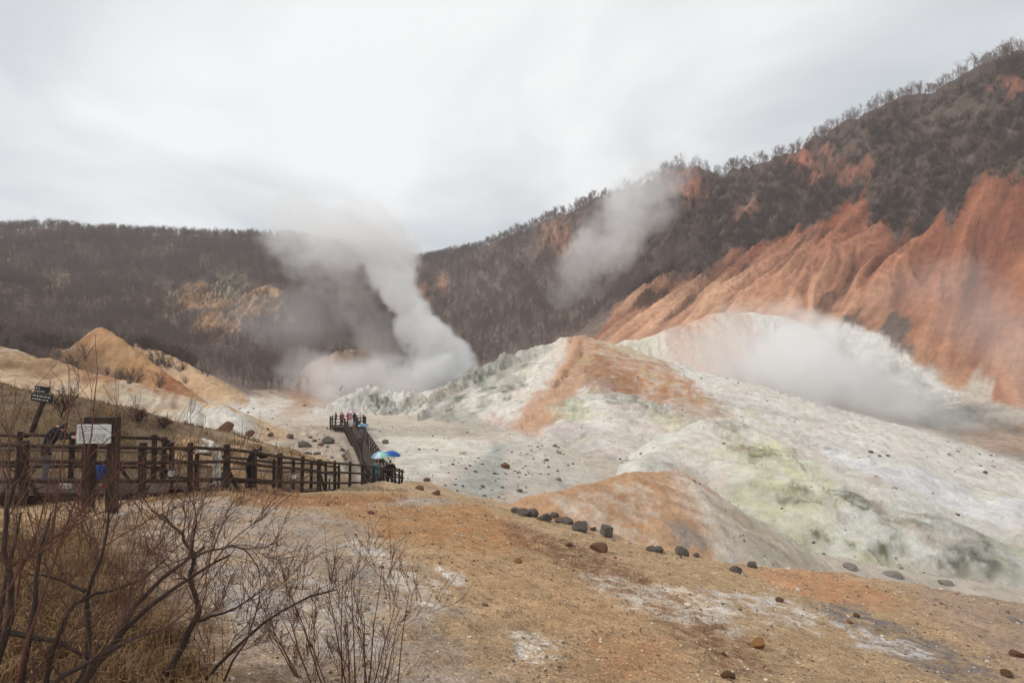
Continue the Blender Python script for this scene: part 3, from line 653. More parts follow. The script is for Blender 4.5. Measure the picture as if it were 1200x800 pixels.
def add_rills(m, ang, amt, bump):
    """fine channels running down the slope, in relief and in tone"""
    n, l = nodes_of(m); b = n['Principled BSDF']; tc = n.new('ShaderNodeTexCoord')
    m1 = n.new('ShaderNodeMapping'); m1.inputs['Rotation'].default_value = (0, 0, ang); l.new(tc.outputs['Object'], m1.inputs[0])
    m2 = n.new('ShaderNodeMapping'); m2.inputs['Scale'].default_value = (.26, .03, .04); l.new(m1.outputs[0], m2.inputs[0])
    t = n.new('ShaderNodeTexNoise'); t.inputs['Scale'].default_value = 1.0; t.inputs['Detail'].default_value = 6; t.inputs['Roughness'].default_value = .62; t.inputs['Distortion'].default_value = .4; l.new(m2.outputs[0], t.inputs['Vector'])
    ab = n.new('ShaderNodeMath'); ab.operation = 'SUBTRACT'; ab.inputs[1].default_value = .5; l.new(t.outputs[0], ab.inputs[0])
    a2 = n.new('ShaderNodeMath'); a2.operation = 'ABSOLUTE'; l.new(ab.outputs[0], a2.inputs[0])
    mr = n.new('ShaderNodeMapRange'); mr.inputs[1].default_value = 0; mr.inputs[2].default_value = .12; mr.inputs[3].default_value = 1 - amt; mr.inputs[4].default_value = 1.04; l.new(a2.outputs[0], mr.inputs[0])
    sc = n.new('ShaderNodeVectorMath'); sc.operation = 'SCALE'; l.new(b.inputs['Base Color'].links[0].from_socket, sc.inputs[0]); l.new(mr.outputs[0], sc.inputs['Scale']); l.new(sc.outputs[0], b.inputs['Base Color'])
    bp = n.new('ShaderNodeBump'); bp.inputs['Distance'].default_value = bump; l.new(mr.outputs[0], bp.inputs['Height']); l.new(b.inputs['Normal'].links[0].from_socket, bp.inputs['Normal']); l.new(bp.outputs[0], b.inputs['Normal'])
add_rills(M_HILL, math.acos(.62), .10, 1.1)
# ------------------------------------------------------------------ build terrain objects out of the sheet
hillm = (IDX == CI['B']) & (Zs > 3 + 2 * fbm(X / 12, Y / 12, 2, ox=2)) | ((IDX == CI['B']) & (RR > 150))
REG = np.zeros(IDX.shape, int)
def setr(k, *ns):
    for n in ns: REG[IDX == CI[n]] = k
setr(0, 'F', 'LB'); setr(1, 'B'); setr(2, 'WM', 'WF', 'WA'); setr(3, 'W2'); setr(4, 'YM'); setr(5, 'OM'); setr(6, 'LO', 'LO2', 'LO3'); setr(7, 'BM'); setr(8, 'WL')
dv, zr_, sdv, lnv = polydist(SKY3, X, Y)
notch = SKY3[8]
REG[hillm] = 9
REG[hillm & (X > notch[0] + (Y - notch[1]) * -0.12)] = 10
KEEP = ~((sdv > 0) & (dv > 45))
TERR = [('ground', M_NEAR, 'tan gravelly foreground slope falling to the right'), ('valley_floor', M_MIN, 'pale mineral valley floor with a grey stream bed'),
        ('white_mound', M_MIN, 'tall white mound with orange crest in the middle of the valley'), ('back_mound', M_MIN, 'pinkish white mound behind the steam below the red cliff'),
        ('yellow_mound', M_MIN, 'broad yellowish white mound on the right'), ('orange_mound', M_MIN, 'low orange mound just beyond the dark boulders'),
        ('orange_slope', M_SPUR, 'orange and white eroded spurs on the left'), ('small_mound', M_SPUR, 'small orange mound behind the steam column'),
        ('pale_outcrop', M_MIN, 'greenish white rocky outcrop behind the viewing platform'), ('wooded_hill', M_HILL, 'long wooded hill closing the valley on the left'),
        ('red_hill', M_HILL, 'steep red and scrubby mountainside on the right')]
def mesh_np(name, V, Fq, mats, smooth=True, mi=None):
    """mesh from numpy arrays; Fq is (n,3) or (n,4)"""
    me = bpy.data.meshes.new(name); V = np.asarray(V, np.float32); Fq = np.asarray(Fq, np.int32); k = Fq.shape[1]
    me.vertices.add(len(V)); me.vertices.foreach_set('co', V.ravel())
    me.loops.add(Fq.size); me.loops.foreach_set('vertex_index', Fq.ravel())
    me.polygons.add(len(Fq)); me.polygons.foreach_set('loop_start', np.arange(0, Fq.size, k, dtype=np.int32))
    for m in (mats if isinstance(mats, (list, tuple)) else [mats]): me.materials.append(m)
    if mi is not None: me.polygons.foreach_set('material_index', np.asarray(mi, np.int32))
    me.polygons.foreach_set('use_smooth', np.full(len(Fq), smooth))
    me.update(calc_edges=True); me.validate(); return me
def link(name, me, parent=None):
    o = bpy.data.objects.new(name, me); COL.objects.link(o)
    if parent: o.parent = parent
    return o
def tag(o, label=None, cat=None, group=None, kind=None):
    if label: o['label'] = label
    if cat: o['category'] = cat
    if group: o['group'] = group
    if kind: o['kind'] = kind
    return o
GI = np.arange(NT * NR).reshape(NR, NT)
Q = np.stack([GI[:-1, :-1], GI[:-1, 1:], GI[1:, 1:], GI[1:, :-1]], -1).reshape(-1, 4)
qreg = REG[:-1, :-1].ravel(); qk = (KEEP[:-1, :-1] & KEEP[1:, 1:]).ravel()
V3 = np.stack([X, Y, Z], -1).reshape(-1, 3); N3 = NRM.reshape(-1, 3); C3 = COLR.reshape(-1, 3)
for k, (nm, m, lab) in enumerate(TERR):
    q = Q[(qreg == k) & qk]
    if not len(q): continue
    u, inv = np.unique(q, return_inverse=True)
    me = mesh_np(nm, V3[u], inv.reshape(-1, 4), m)
    ca = me.color_attributes.new('soil', 'FLOAT_COLOR', 'POINT')
    ca.data.foreach_set('color', np.concatenate([C3[u], np.ones((len(u), 1))], 1).astype(np.float32).ravel())
    me.normals_split_custom_set_from_vertices(N3[u].astype(np.float32))
    tag(link(nm, me), lab, kind='structure')
print('TERRAIN', time.time() - T0)
# ------------------------------------------------------------------ lookups on the finished sheet
def grid_uv(x, y):
    r = np.hypot(x, y); a = np.arctan2(x, y)
    return np.clip(np.log(np.maximum(r, 0.71) / rr[0]) / math.log(rr[1] / rr[0]), 0, NR - 1.001), np.clip((a - th[0]) / (th[1] - th[0]), 0, NT - 1.001)
def gz(x, y):
    x = np.atleast_1d(np.asarray(x, float)); y = np.atleast_1d(np.asarray(y, float))
    u, v = grid_uv(x, y); i, j = u.astype(int), v.astype(int); f, g = u - i, v - j
    return (Z[i, j] * (1 - f) * (1 - g) + Z[i + 1, j] * f * (1 - g) + Z[i, j + 1] * (1 - f) * g + Z[i + 1, j + 1] * f * g)
def gz1(x, y): return float(gz(x, y)[0])
def gidx(x, y):
    u, v = grid_uv(x, y); return IDX[np.round(u).astype(int), np.round(v).astype(int)]
def hit(px, py):
    p = raycast(px, py); return Vector((p[0], p[1], gz1(p[0], p[1])))

# ------------------------------------------------------------------ mesh helpers
def tubes(segs, k=5):
    """open tapered prisms: segs (n, 8) = p0, p1, r0, r1"""
    S = np.asarray(segs, float); p0, p1, r0, r1 = S[:, :3], S[:, 3:6], S[:, 6:7], S[:, 7:8]
    d = p1 - p0; d = d / (np.linalg.norm(d, axis=1, keepdims=True) + 1e-12)
    h = np.where(np.abs(d[:, 2:3]) < 0.9, [[0, 0, 1.0]], [[1.0, 0, 0]])
    u = np.cross(d, h); u /= np.linalg.norm(u, axis=1, keepdims=True) + 1e-12; w = np.cross(d, u)
    a = np.arange(k) * 2 * np.pi / k
    ring = u[:, None] * np.cos(a)[None, :, None] + w[:, None] * np.sin(a)[None, :, None]
    V = np.concatenate([p0[:, None] + ring * r0[:, None], p1[:, None] + ring * r1[:, None]], 1)
    n = len(S); b = (np.arange(n) * 2 * k)[:, None]; i = np.arange(k); j = (i + 1) % k
    Fq = np.stack([b + j, b + i, b + k + i, b + k + j], -1).reshape(-1, 4)
    return V.reshape(-1, 3), Fq
def tube_mesh(name, segs, m, k=5):
    V, Fq = tubes(segs, k); return mesh_np(name, V, Fq, m)
def bm_mesh(name, bm, mats):
    me = bpy.data.meshes.new(name); bm.normal_update(); bm.to_mesh(me); bm.free()
    for m in (mats if isinstance(mats, (list, tuple)) else [mats]): me.materials.append(m)
    return me
def empty(name, loc=(0, 0, 0), rz=0.0):
    o = bpy.data.objects.new(name, None); o.empty_display_size = 0.2; COL.objects.link(o); o.location = loc; o.rotation_euler = (0, 0, rz); return o
def bevel_box(bm, c, size, bev=0.01, rot=None, jitter=0.0):
    r = bmesh.ops.create_cube(bm, size=1.0); vs = r['verts']
    bmesh.ops.scale(bm, vec=size, verts=vs)
    if jitter:
        for v in vs: v.co += Vector((random.uniform(-1, 1), random.uniform(-1, 1), random.uniform(-1, 1))) * jitter
    if bev:
        es = list({e for v in vs for e in v.link_edges})
        g = bmesh.ops.bevel(bm, geom=es, offset=bev, segments=1, affect='EDGES'); vs = [v for v in g['verts']] if False else None
    vs = [v for v in bm.verts if not v.tag]
    if rot is not None: bmesh.ops.rotate(bm, cent=(0, 0, 0), matrix=rot, verts=vs)
    bmesh.ops.translate(bm, vec=c, verts=vs)
    for v in bm.verts: v.tag = True
def box_obj(name, c, size, m, parent=None, bev=0.01, rot=None, jitter=0.0):
    bm = bmesh.new(); bevel_box(bm, (0, 0, 0), size, bev, None, jitter); o = link(name, bm_mesh(name, bm, m), parent)
    o.location = c
    if rot is not None: o.rotation_euler = rot
    return o
_log = {}
def log_mesh(key, r0, r1, m, k=8, seed=0):
    """unit-length round log along z with slight knots, shared between alike pieces"""
    if key in _log: return _log[key]
    rnd = random.Random(seed); bm = bmesh.new(); rings = []
    for i in range(5):
        t = i / 4; r = r0 + (r1 - r0) * t; ox, oy = rnd.uniform(-.12, .12) * r, rnd.uniform(-.12, .12) * r
        rings.append([bm.verts.new((ox + r * rnd.uniform(.9, 1.08) * math.cos(a), oy + r * rnd.uniform(.9, 1.08) * math.sin(a), t)) for a in [2 * math.pi * q / k for q in range(k)]])
    for a, b in zip(rings[:-1], rings[1:]):
        for q in range(k): bm.faces.new((a[q], a[(q + 1) % k], b[(q + 1) % k], b[q]))
    bm.faces.new(rings[0][::-1]); bm.faces.new(rings[-1])
    me = bm_mesh(key, bm, m); _log[key] = me; return me
def log_between(name, a, b, me, parent):
    a, b = Vector(a), Vector(b); d = b - a; o = link(name, me, parent)
    o.location = a; o.rotation_euler = d.to_track_quat('Z', 'Y').to_euler(); o.scale = (1, 1, d.length); return o

M_WOOD = mat('dark_log_wood', (56, 42, 34), 0.8, 0.25, 0.35, 5.0, 0.012, 30, stretch=(1, 1, 0.25))
M_WOOD2 = mat('weathered_grey_wood', (118, 104, 92), 0.85, 0.2, 0.3, 5.0, 0.012, 30, stretch=(1, 1, 0.25))
M_DECK = mat('boardwalk_plank_wood', (78, 64, 54), 0.85, 0.2, 0.3, 4.0, 0.01, 30)
M_BARK = mat('grey_brown_bark', (128, 114, 108), 0.95, 0.1, 0.35, 3.0)
M_TWIG = mat('bare_twigs', (128, 111, 105), 0.95, 0.1, 0.25, 0.6)
M_SHRUB = mat('dark_shrub_bark', (66, 54, 48), 0.9, 0.15, 0.35, 9.0, 0.004, 60)
M_SHRUB2 = mat('brown_twig_bark', (98, 72, 62), 0.85, 0.2, 0.3, 8.0)
M_REDTW = mat('reddish_twig_bark', (96, 60, 50), 0.8, 0.25, 0.3, 8.0)
M_GRASS = mat('dry_grass_blades', (138, 110, 78), 0.9, 0.15, 0.5, 1.0)
M_GRASS2 = mat('reddish_dry_grass', (186, 150, 112), 0.9, 0.15, 0.5, 1.2)
M_ROCK = mat('dark_volcanic_rock', (100, 93, 86), 0.95, 0.2, 0.55, 3.0, 0.06, 6)
M_ROCKB = mat('brown_rock', (108, 78, 58), 0.9, 0.2, 0.4, 7.0, 0.03, 14)
M_ROCKO = mat('ochre_rock', (150, 106, 66), 0.9, 0.2, 0.35, 7.0, 0.03, 14)
M_ROCKG = mat('grey_rock', (128, 122, 114), 0.9, 0.2, 0.35, 7.0, 0.03, 14)
M_STONE = mat('loose_pebble', (150, 128, 106), 0.9, 0.2, 0.5, 1.7)

# ------------------------------------------------------------------ bare trees on the hills
def grow_tree(seed, H, vase=0.5, nl=9, rt=0.13):
    """trunk segments and branch segments of a leafless tree"""
    q = np.random.default_rng(seed); tr, cr = [], []
    p = np.array([0, 0, -0.4]); lean = q.normal(0, 0.06, 2); path = [p]; n = 6
    for i in range(n):
        p = p + np.array([lean[0] + q.normal(0, .04), lean[1] + q.normal(0, .04), 1]) * (H * 0.72 + .4) / n; path.append(p)
    for i in range(n): tr.append((*path[i], *path[i + 1], rt * (1 - .75 * i / n), rt * (1 - .75 * (i + 1) / n)))
    def branch(p, d, L, r, lev):
        k = 3 if lev < 2 else 2; pts_ = [p]
        for i in range(k):
            d = d + q.normal(0, .16, 3) + np.array([0, 0, .10]); d /= np.linalg.norm(d)
            e = p + d * L / k; cr.append((*p, *e, r * (1 - .6 * i / k), r * (1 - .6 * (i + 1) / k))); p = e; pts_.append(p)
        if lev < 2:
            m = 4 if lev == 0 else 4
            for i in range(m):
                t = q.uniform(.3, 1) * k; a = pts_[int(min(t, k - 1e-3))]; b = pts_[int(min(t, k - 1e-3)) + 1]; s = a + (b - a) * (t - int(min(t, k - 1e-3)))
                dd = d + q.normal(0, .55, 3); dd[2] = abs(dd[2]) * .8 + .15; dd /= np.linalg.norm(dd)
                branch(s, dd, L * q.uniform(.4, .65), max(r * .5, .017), lev + 1)
    for i in range(nl):
        t = q.uniform(.38, 1.0) * n; j = int(min(t, n - 1e-3)); s = path[j] + (path[j + 1] - path[j]) * (t - j)
        a = q.uniform(0, 6.28); d = np.array([math.cos(a) * vase, math.sin(a) * vase, q.uniform(.5, 1.0)]); d /= np.linalg.norm(d)
        branch(s, d, H * q.uniform(.22, .40) * (1.15 - .4 * t / n), rt * .45, 0)
    return tr, cr
def grow_scrub(seed, H):
    q = np.random.default_rng(seed); sg = []
    for i in range(7):
        a = q.uniform(0, 6.28); p = np.array([math.cos(a) * .2, math.sin(a) * .2, -.2]); d = np.array([math.cos(a) * .5, math.sin(a) * .5, 1]); d /= np.linalg.norm(d)
        for j in range(4):
            d = d + q.normal(0, .2, 3); d /= np.linalg.norm(d); e = p + d * H / 4 * q.uniform(.7, 1.1); r = .05 * (1 - j * .2)
            sg.append((*p, *e, r, r * .8)); p = e
            for _ in range(3):
                dd = d + q.normal(0, .6, 3); dd /= np.linalg.norm(dd); e2 = p + dd * H * q.uniform(.15, .35); sg.append((*p, *e2, .03, .018))
    return sg
TREES = []
for i in range(6):
    tr, cr = grow_tree(100 + i, 9.0, .45 + .12 * (i % 3), 9 + i % 3, 0.14)
    TREES.append((tube_mesh('trunk', tr, M_BARK, 5), tube_mesh('crown', cr, M_TWIG, 3), tr + cr))
SCRUBS = [grow_scrub(200 + i, 2.6) for i in range(4)]

def src(name, segs, m):       # source mesh for the wood, never linked to the scene itself
    return bpy.data.objects.new(name, tube_mesh(name, segs, m, 3))
M_SCRUB = mat('dark_scrub_twigs', (92, 76, 69), 0.95, 0.1, 0.3, 0.6)
SRC = [src('bare_tree_form', t[2], M_TWIG) for t in TREES] + [src('scrub_form', s_, M_SCRUB) for s_ in SCRUBS]

# scatter over the wooded slopes
VEGR = RNG.uniform(90 ** 2, 420 ** 2, 130000) ** 0.5; VEGT = RNG.uniform(-0.95, 0.95, 130000)
vx, vy = VEGR * np.sin(VEGT), VEGR * np.cos(VEGT); vz = gz(vx, vy); vi = gidx(vx, vy)
dsk, _, ssk, _ = polydist(SKY3, vx, vy)
vm = veg_mask(vx, vy, vz, vi)
dens = 0.32 + 0.35 * sstep(-.3, .4, fbm(vx / 18, vy / 18, 3, ox=77))
scr_zone = sstep(40, 90, vx + 15 * fbm(vx / 20, vy / 20, 2)) * (1 - sstep(-1, 6, 8 - dsk))
keep = (RNG.random(len(vx)) < dens * vm * np.where(scr_zone > .5, 1.5, 1.0)) & ((ssk < 0) | (dsk < 9)) & (vm > .25)
vx, vy, vz, scr_zone, dsk = vx[keep], vy[keep], vz[keep], scr_zone[keep], dsk[keep]
print('TREES', len(vx), time.time() - T0)
for pp, n in (([(-40, 378), (60, 400), (98, 414), (112, 430), (195, 456), (140, 440), (80, 427), (-40, 396)], 420), ([(125, 388), (205, 436), (222, 452), (206, 418), (160, 400)], 260), ([(250, 455), (270, 462), (215, 424), (206, 412)], 60)):
    o_ = np.array(outline(pp))[:, :2]; lo, hi = o_.min(0) - 1, o_.max(0) + 1; ax, ay = RNG.uniform(lo[0], hi[0], n * 3), RNG.uniform(lo[1], hi[1], n * 3); w = poly_w(ax, ay, o_, .8, 1.5, 3) > .4
    ax, ay = ax[w][:n], ay[w][:n]; vx = np.append(vx, ax); vy = np.append(vy, ay); vz = np.append(vz, gz(ax, ay)); scr_zone = np.append(scr_zone, np.full(len(ax), 1.1))
isS = RNG.random(len(vx)) < scr_zone * 0.93
low = sstep(14, 2, vz)
me = bpy.data.meshes.new('hillside_wood'); me.vertices.add(len(vx)); me.vertices.foreach_set('co', np.stack([vx, vy, vz], 1).astype(np.float32).ravel())
def pattr(me, n, t, a, f='value'):
    at = me.attributes.new(n, t, 'POINT'); at.data.foreach_set(f, np.ascontiguousarray(a).ravel())
pattr(me, 'variant', 'INT', np.where(isS, 6 + RNG.integers(0, 4, len(vx)), RNG.integers(0, 6, len(vx))).astype(np.int32))
pattr(me, 'size', 'FLOAT', (np.where(isS, RNG.uniform(.5, 1.3, len(vx)), RNG.uniform(.3, .72, len(vx)) * (1 - .3 * low))).astype(np.float32))
pattr(me, 'spin', 'FLOAT', RNG.uniform(0, 6.28, len(vx)).astype(np.float32))
wood = tag(link('hillside_wood', me), 'grey brown leafless wood and scrub covering the hillsides', 'wood', kind='stuff')
def instancer(o, sources):
    ng = bpy.data.node_groups.new(o.name, 'GeometryNodeTree'); nn, ll = ng.nodes, ng.links
    ng.interface.new_socket('Geometry', in_out='INPUT', socket_type='NodeSocketGeometry'); ng.interface.new_socket('Geometry', in_out='OUTPUT', socket_type='NodeSocketGeometry')
    gi, go = nn.new('NodeGroupInput'), nn.new('NodeGroupOutput')
    jn = nn.new('GeometryNodeJoinGeometry')
    for s_ in reversed(sources):
        oi = nn.new('GeometryNodeObjectInfo'); oi.inputs['Object'].default_value = s_; oi.inputs['As Instance'].default_value = True; ll.new(oi.outputs['Geometry'], jn.inputs[0])
    ip = nn.new('GeometryNodeInstanceOnPoints'); ip.inputs['Pick Instance'].default_value = True
    def na(n, t):
        x = nn.new('GeometryNodeInputNamedAttribute'); x.data_type = t; x.inputs['Name'].default_value = n; return x.outputs['Attribute']
    cx = nn.new('ShaderNodeCombineXYZ'); ll.new(na('spin', 'FLOAT'), cx.inputs[2])
    er = nn.new('FunctionNodeEulerToRotation'); ll.new(cx.outputs[0], er.inputs[0])
    ll.new(gi.outputs[0], ip.inputs['Points']); ll.new(jn.outputs[0], ip.inputs['Instance']); ll.new(na('variant', 'INT'), ip.inputs['Instance Index'])
    ll.new(er.outputs[0], ip.inputs['Rotation']); ll.new(na('size', 'FLOAT'), ip.inputs['Scale']); ll.new(ip.outputs[0], go.inputs[0])
    md = o.modifiers.new('scatter', 'NODES'); md.node_group = ng
instancer(wood, SRC)

# trees one can pick out against the sky
acc = 0; ntree = 0
for (a, b), (pa, pb) in zip(zip(SKY3[:-1], SKY3[1:]), zip(SKYLINE[:-1], SKYLINE[1:])):
    if pb[0] < -30 or pa[0] > 1240: continue
    L = math.hypot(b[0] - a[0], b[1] - a[1]); n = int(L / 2.55)
    for i in range(n):
        t = (i + random.random()) / n; x = a[0] + t * (b[0] - a[0]) + random.uniform(-2, 2); y = a[1] + t * (b[1] - a[1]) + random.uniform(-3, 2)
        px = pa[0] + t * (pb[0] - pa[0])
        if abs(math.atan2(x, y)) > 0.78: continue
        if random.random() < 0.16: continue
        me_t, me_c, _ = TREES[random.randrange(6)]
        where = ('left ridge' if px < 400 else 'saddle ridge' if px < 560 else 'middle slope crest' if px < 800 else 'steep right ridge')
        r = empty('bare_tree', (x, y, gz1(x, y)), random.uniform(0, 6.28)); sc_ = random.uniform(.35, .9) * (.6 if px > 800 else .72 if px > 560 else .85); r.scale = (sc_, sc_, sc_ * random.uniform(.9, 1.1))
        if px > 560: r.rotation_euler = (random.uniform(-.1, .05), random.uniform(-.02, .12), r.rotation_euler[2])
        link('trunk', me_t, r); link('crown', me_c, r)
        tag(r, 'leafless grey brown tree standing against the sky on the ' + where, 'tree', 'bare trees on the ' + where); ntree += 1
print('SKYTREES', ntree)

# pale fallen logs lying on the scrub slope
M_PALE = mat('bleached_wood', (176, 168, 158), 0.9, 0.2, 0.2, 3.0)
for (a, b, r, lab) in (((868, 250), (886, 234), .22, 'longest bleached fallen trunk lying on the right scrub slope'), ((842, 266), (849, 258), .18, 'short bleached fallen trunk at the edge of the orange slope'), ((582, 330), (590, 322), .25, 'bleached fallen trunk on the middle wooded slope')):
    p, q = hit(*a), hit(*b); log_ = link('fallen_trunk', log_mesh('fallen_trunk_%d' % a[0], 1, .6, M_PALE, 6, a[0]))
    d = q - p; log_.location = p + Vector((0, 0, .25)); log_.rotation_euler = d.to_track_quat('Z', 'Y').to_euler(); log_.scale = (r, r, d.length)
    tag(log_, lab, 'log')

# ------------------------------------------------------------------ boardwalk and fences
PH = 1.2
def left_normal(line, i):
    a = line[max(i - 1, 0)]; b = line[min(i + 1, len(line) - 1)]; d = Vector((b[0] - a[0], b[1] - a[1], 0)).normalized(); return Vector((-d.y, d.x, 0))
ME_POST = [log_mesh('post_log_%d' % i, .07, .062, M_WOOD, 8, i) for i in range(3)]
ME_POSTB = [log_mesh('stout_post_log_%d' % i, .095, .085, M_WOOD, 8, 10 + i) for i in range(2)]
ME_RAIL = [log_mesh('rail_log_%d' % i, .042, .045, M_WOOD, 8, 20 + i) for i in range(3)]
ME_RAILG = [log_mesh('grey_rail_log_%d' % i, .04, .042, M_WOOD2, 8, 30 + i) for i in range(2)]
ME_BRACE = [log_mesh('brace_log_%d' % i, .045, .045, M_WOOD, 7, 40 + i) for i in range(2)]
def fence(name, label, tops, group=None, braces=(), stout=(), inward=1, grey=False, lowcut=0.25):
    f = empty(name, (tops[0][0], tops[0][1], tops[0][2] - PH)); base = f.location.copy()
    for i, t in enumerate(tops):
        t = Vector(t) - base; wob = Vector((random.uniform(-.02, .02), random.uniform(-.02, .02), 0))
        me_ = (ME_POSTB if i in stout else ME_POST)[i % 2]
        log_between('post', t - Vector((0, 0, PH + lowcut)), t + wob, me_, f)
        if i + 1 < len(tops):
            u = Vector(tops[i + 1]) - base; nrm = left_normal(tops, i) * inward * -.08
            for off in (.11, .46, .90):
                j1, j2 = random.uniform(-.02, .02), random.uniform(-.02, .02)
                dd = (u - t).normalized() * .12
                log_between('rail', t + nrm - dd + Vector((0, 0, j1 - off)), u + nrm + dd + Vector((0, 0, j2 - off)), random.choice(ME_RAILG if (grey and off > .2 and off < .6) else ME_RAIL), f)
        if i in braces:
            nb = left_normal(tops, i) * inward * -1
            for sgn in (1, -1):
                dd = (Vector(tops[min(i + 1, len(tops) - 1)]) - Vector(tops[max(i - 1, 0)])).normalized() * .38 * sgn
                log_between('brace', t + nb * .06 + Vector((0, 0, -.62)), t + nb * .12 + dd + Vector((0, 0, -PH - .05)), ME_BRACE[0], f)
    tag(f, label, 'fence', group); return f
front = [tuple(P(*p)) for p in FENCE_PX]
back = [tuple(Vector(p) + left_normal(front, i) * 1.75) for i, p in enumerate(front)]
back = [b for i, b in enumerate(back)]
fence('log_fence', 'dark log fence along the near side of the descending boardwalk', front, 'boardwalk fences', braces=(2, 6, 10, 13), stout=(1, 2, 4, 6, 8, 10), inward=1)
fence('log_fence', 'log fence with greyed middle rails along the bank side of the boardwalk', back[:15], 'boardwalk fences', braces=(3, 8), inward=-1, grey=True)

fw = list(FAR_WALK)
def offset_line(line, o): return [tuple(Vector(p) + left_normal(line, i) * o) for i, p in enumerate(line)]
def resample(line, step):
    out = [Vector(line[0])]; rest = step
    for a, b in zip(line[:-1], line[1:]):
        a, b = Vector(a), Vector(b); L = (b - a).length; t = rest
        while t <= L: out.append(a + (b - a) * (t / L)); t += step
        rest = t - L
    return out
far_r = resample(offset_line(fw, -.7), 1.6); far_l = resample(offset_line(fw, .7), 1.6)
up_ = Vector((0, 0, PH))
fence('log_fence', 'right hand log fence of the far boardwalk crossing the valley floor', [tuple(p + up_) for p in far_r], 'far boardwalk fences', lowcut=.5)
fence('log_fence', 'left hand log fence of the far boardwalk crossing the valley floor', [tuple(p + up_) for p in far_l], 'far boardwalk fences', inward=-1, lowcut=.5)
pe = Vector(fw[-1]); pdir = (Vector(fw[-1]) - Vector(fw[-2])); pdir.z = 0; pdir.normalize(); pl_ = Vector((-pdir.y, pdir.x, 0))
# viewing platform: deck and a fence round three sides
c0 = [pe - pl_ * 1.0, pe - pl_ * 1.95, pe - pl_ * 1.95 + pdir * 3.2, pe + pl_ * 2.2 + pdir * 3.2, pe + pl_ * 2.2, pe + pl_ * 1.0]
fence('log_fence', 'log fence round three sides of the far viewing platform', [tuple(p + up_) for p in resample(c0, 1.0)], 'far boardwalk fences', lowcut=.5)

def deck(name, label, line, width, step, group=None):
    pp = resample(line, step); d = empty(name, pp[0]); base = pp[0].copy()
    me_ = [bm_mesh('plank', (lambda bm: (bevel_box(bm, (0, 0, 0), (width, step * .93, .045), .006), bm)[1])(bmesh.new()), M_DECK) for _ in range(1)]
    for a, b in zip(pp[:-1], pp[1:]):
        v = b - a; o = link('plank', me_[0], d); o.location = (a + b) / 2 - base + Vector((0, 0, random.uniform(-.006, .006)))
        o.rotation_euler = (math.asin(max(-1, min(1, v.z / v.length))), 0, math.atan2(v.y, v.x) - math.pi / 2 + random.uniform(-.01, .01))
    for off in (width / 2 - .06, -width / 2 + .06):
        ol = [Vector(p) + left_normal(line, i) * off - Vector((0, 0, .14)) for i, p in enumerate(line)]
        for a, b in zip(ol[:-1], ol[1:]):
            v = b - a; bm = bmesh.new(); bevel_box(bm, (0, 0, 0), (.09, v.length, .17), .008); o = link('stringer', bm_mesh('stringer', bm, M_WOOD), d); o.location = (a + b) / 2 - base
            o.rotation_euler = (math.asin(v.z / v.length), 0, math.atan2(v.y, v.x) - math.pi / 2)
    sup = resample(line, 2.4)
    for p in sup:
        for off in (.6, -.6):
            g = gz1(p.x + off * .9, p.y)
            log_between('support_post', Vector((p.x + off * .9, p.y, min(g, p.z - .3) - .2)) - base, Vector((p.x + off * .9, p.y, p.z - .06)) - base, ME_POST[0], d)
    tag(d, label, 'boardwalk', group); return d
near_c = DECK_C
deck('boardwalk', 'brown plank boardwalk descending behind the near log fence', near_c, 1.75, .24)
deck('boardwalk', 'plank boardwalk crossing the pale valley floor to the viewing platform', [near_c[-1]] + fw[1:], 1.4, .3)
deck('viewing_platform', 'small plank viewing platform at the far end of the boardwalk', [tuple(pe), tuple(pe + pdir * 3.2)], 4.1, .3)

# ------------------------------------------------------------------ signs
M_BLK = mat('black_painted_board', (40, 36, 34), 0.7, 0.3, 0.25, 6.0)
M_WHT = mat('white_sign_sheet', (206, 206, 204), 0.5, 0.4, 0.06, 4.0)
M_INK = mat('printed_ink', (84, 84, 92), 0.7, 0.2, 0.1, 4.0)
M_LET = mat('white_lettering', (200, 198, 192), 0.7, 0.2, 0.1, 4.0)
SY = 12.3
sb = P(118, 560, SY); sgz = gz1(sb[0], sb[1]); sg = empty('notice_board', (sb[0], sb[1], sgz)); top = P(118, 488, SY)[2] - sgz
sgm = SY / F
for px_, w in ((104.5, .2), (132, .21)):
    box_obj('post', ((px_ - 118) * sgm, 0, top / 2 - .1), (w, .16, top + .2), M_WOOD, sg, .012, jitter=.008)
box_obj('cross_beam', (0, -.005, top - .07), (.66, .13, .13), M_WOOD, sg, .01)
pn = box_obj('panel', ((113 - 118) * sgm, -.11, P(0, 507.5, SY)[2] - sgz), (.72, .03, .40), M_WHT, sg, .004)
rr2 = random.Random(5)
for row in range(8):          # rows of small print
    x0 = -.31
    while x0 < .28:
        w = rr2.uniform(.02, .09); w = min(w, .30 - x0)
        box_obj('print_mark', (x0 + w / 2, -.0165, .155 - row * .042), (w, .002, rr2.uniform(.012, .018)), M_INK, pn, 0); x0 += w + rr2.uniform(.012, .04)
        if rr2.random() < .12: break
tag(sg, 'white printed notice sheet on two thick dark posts before the fence', 'sign')
h0 = hit(36, 503); SY2 = h0.y; k2 = SY2 / F
ts = empty('tilted_signpost', h0); tp = Vector(P(49, 470, SY2)) - h0
log_between('post', Vector((-.06, 0, -.25)), tp + Vector((.06, .06, .12)), log_mesh('sign_post', .085, .075, M_WOOD, 6, 3), ts)
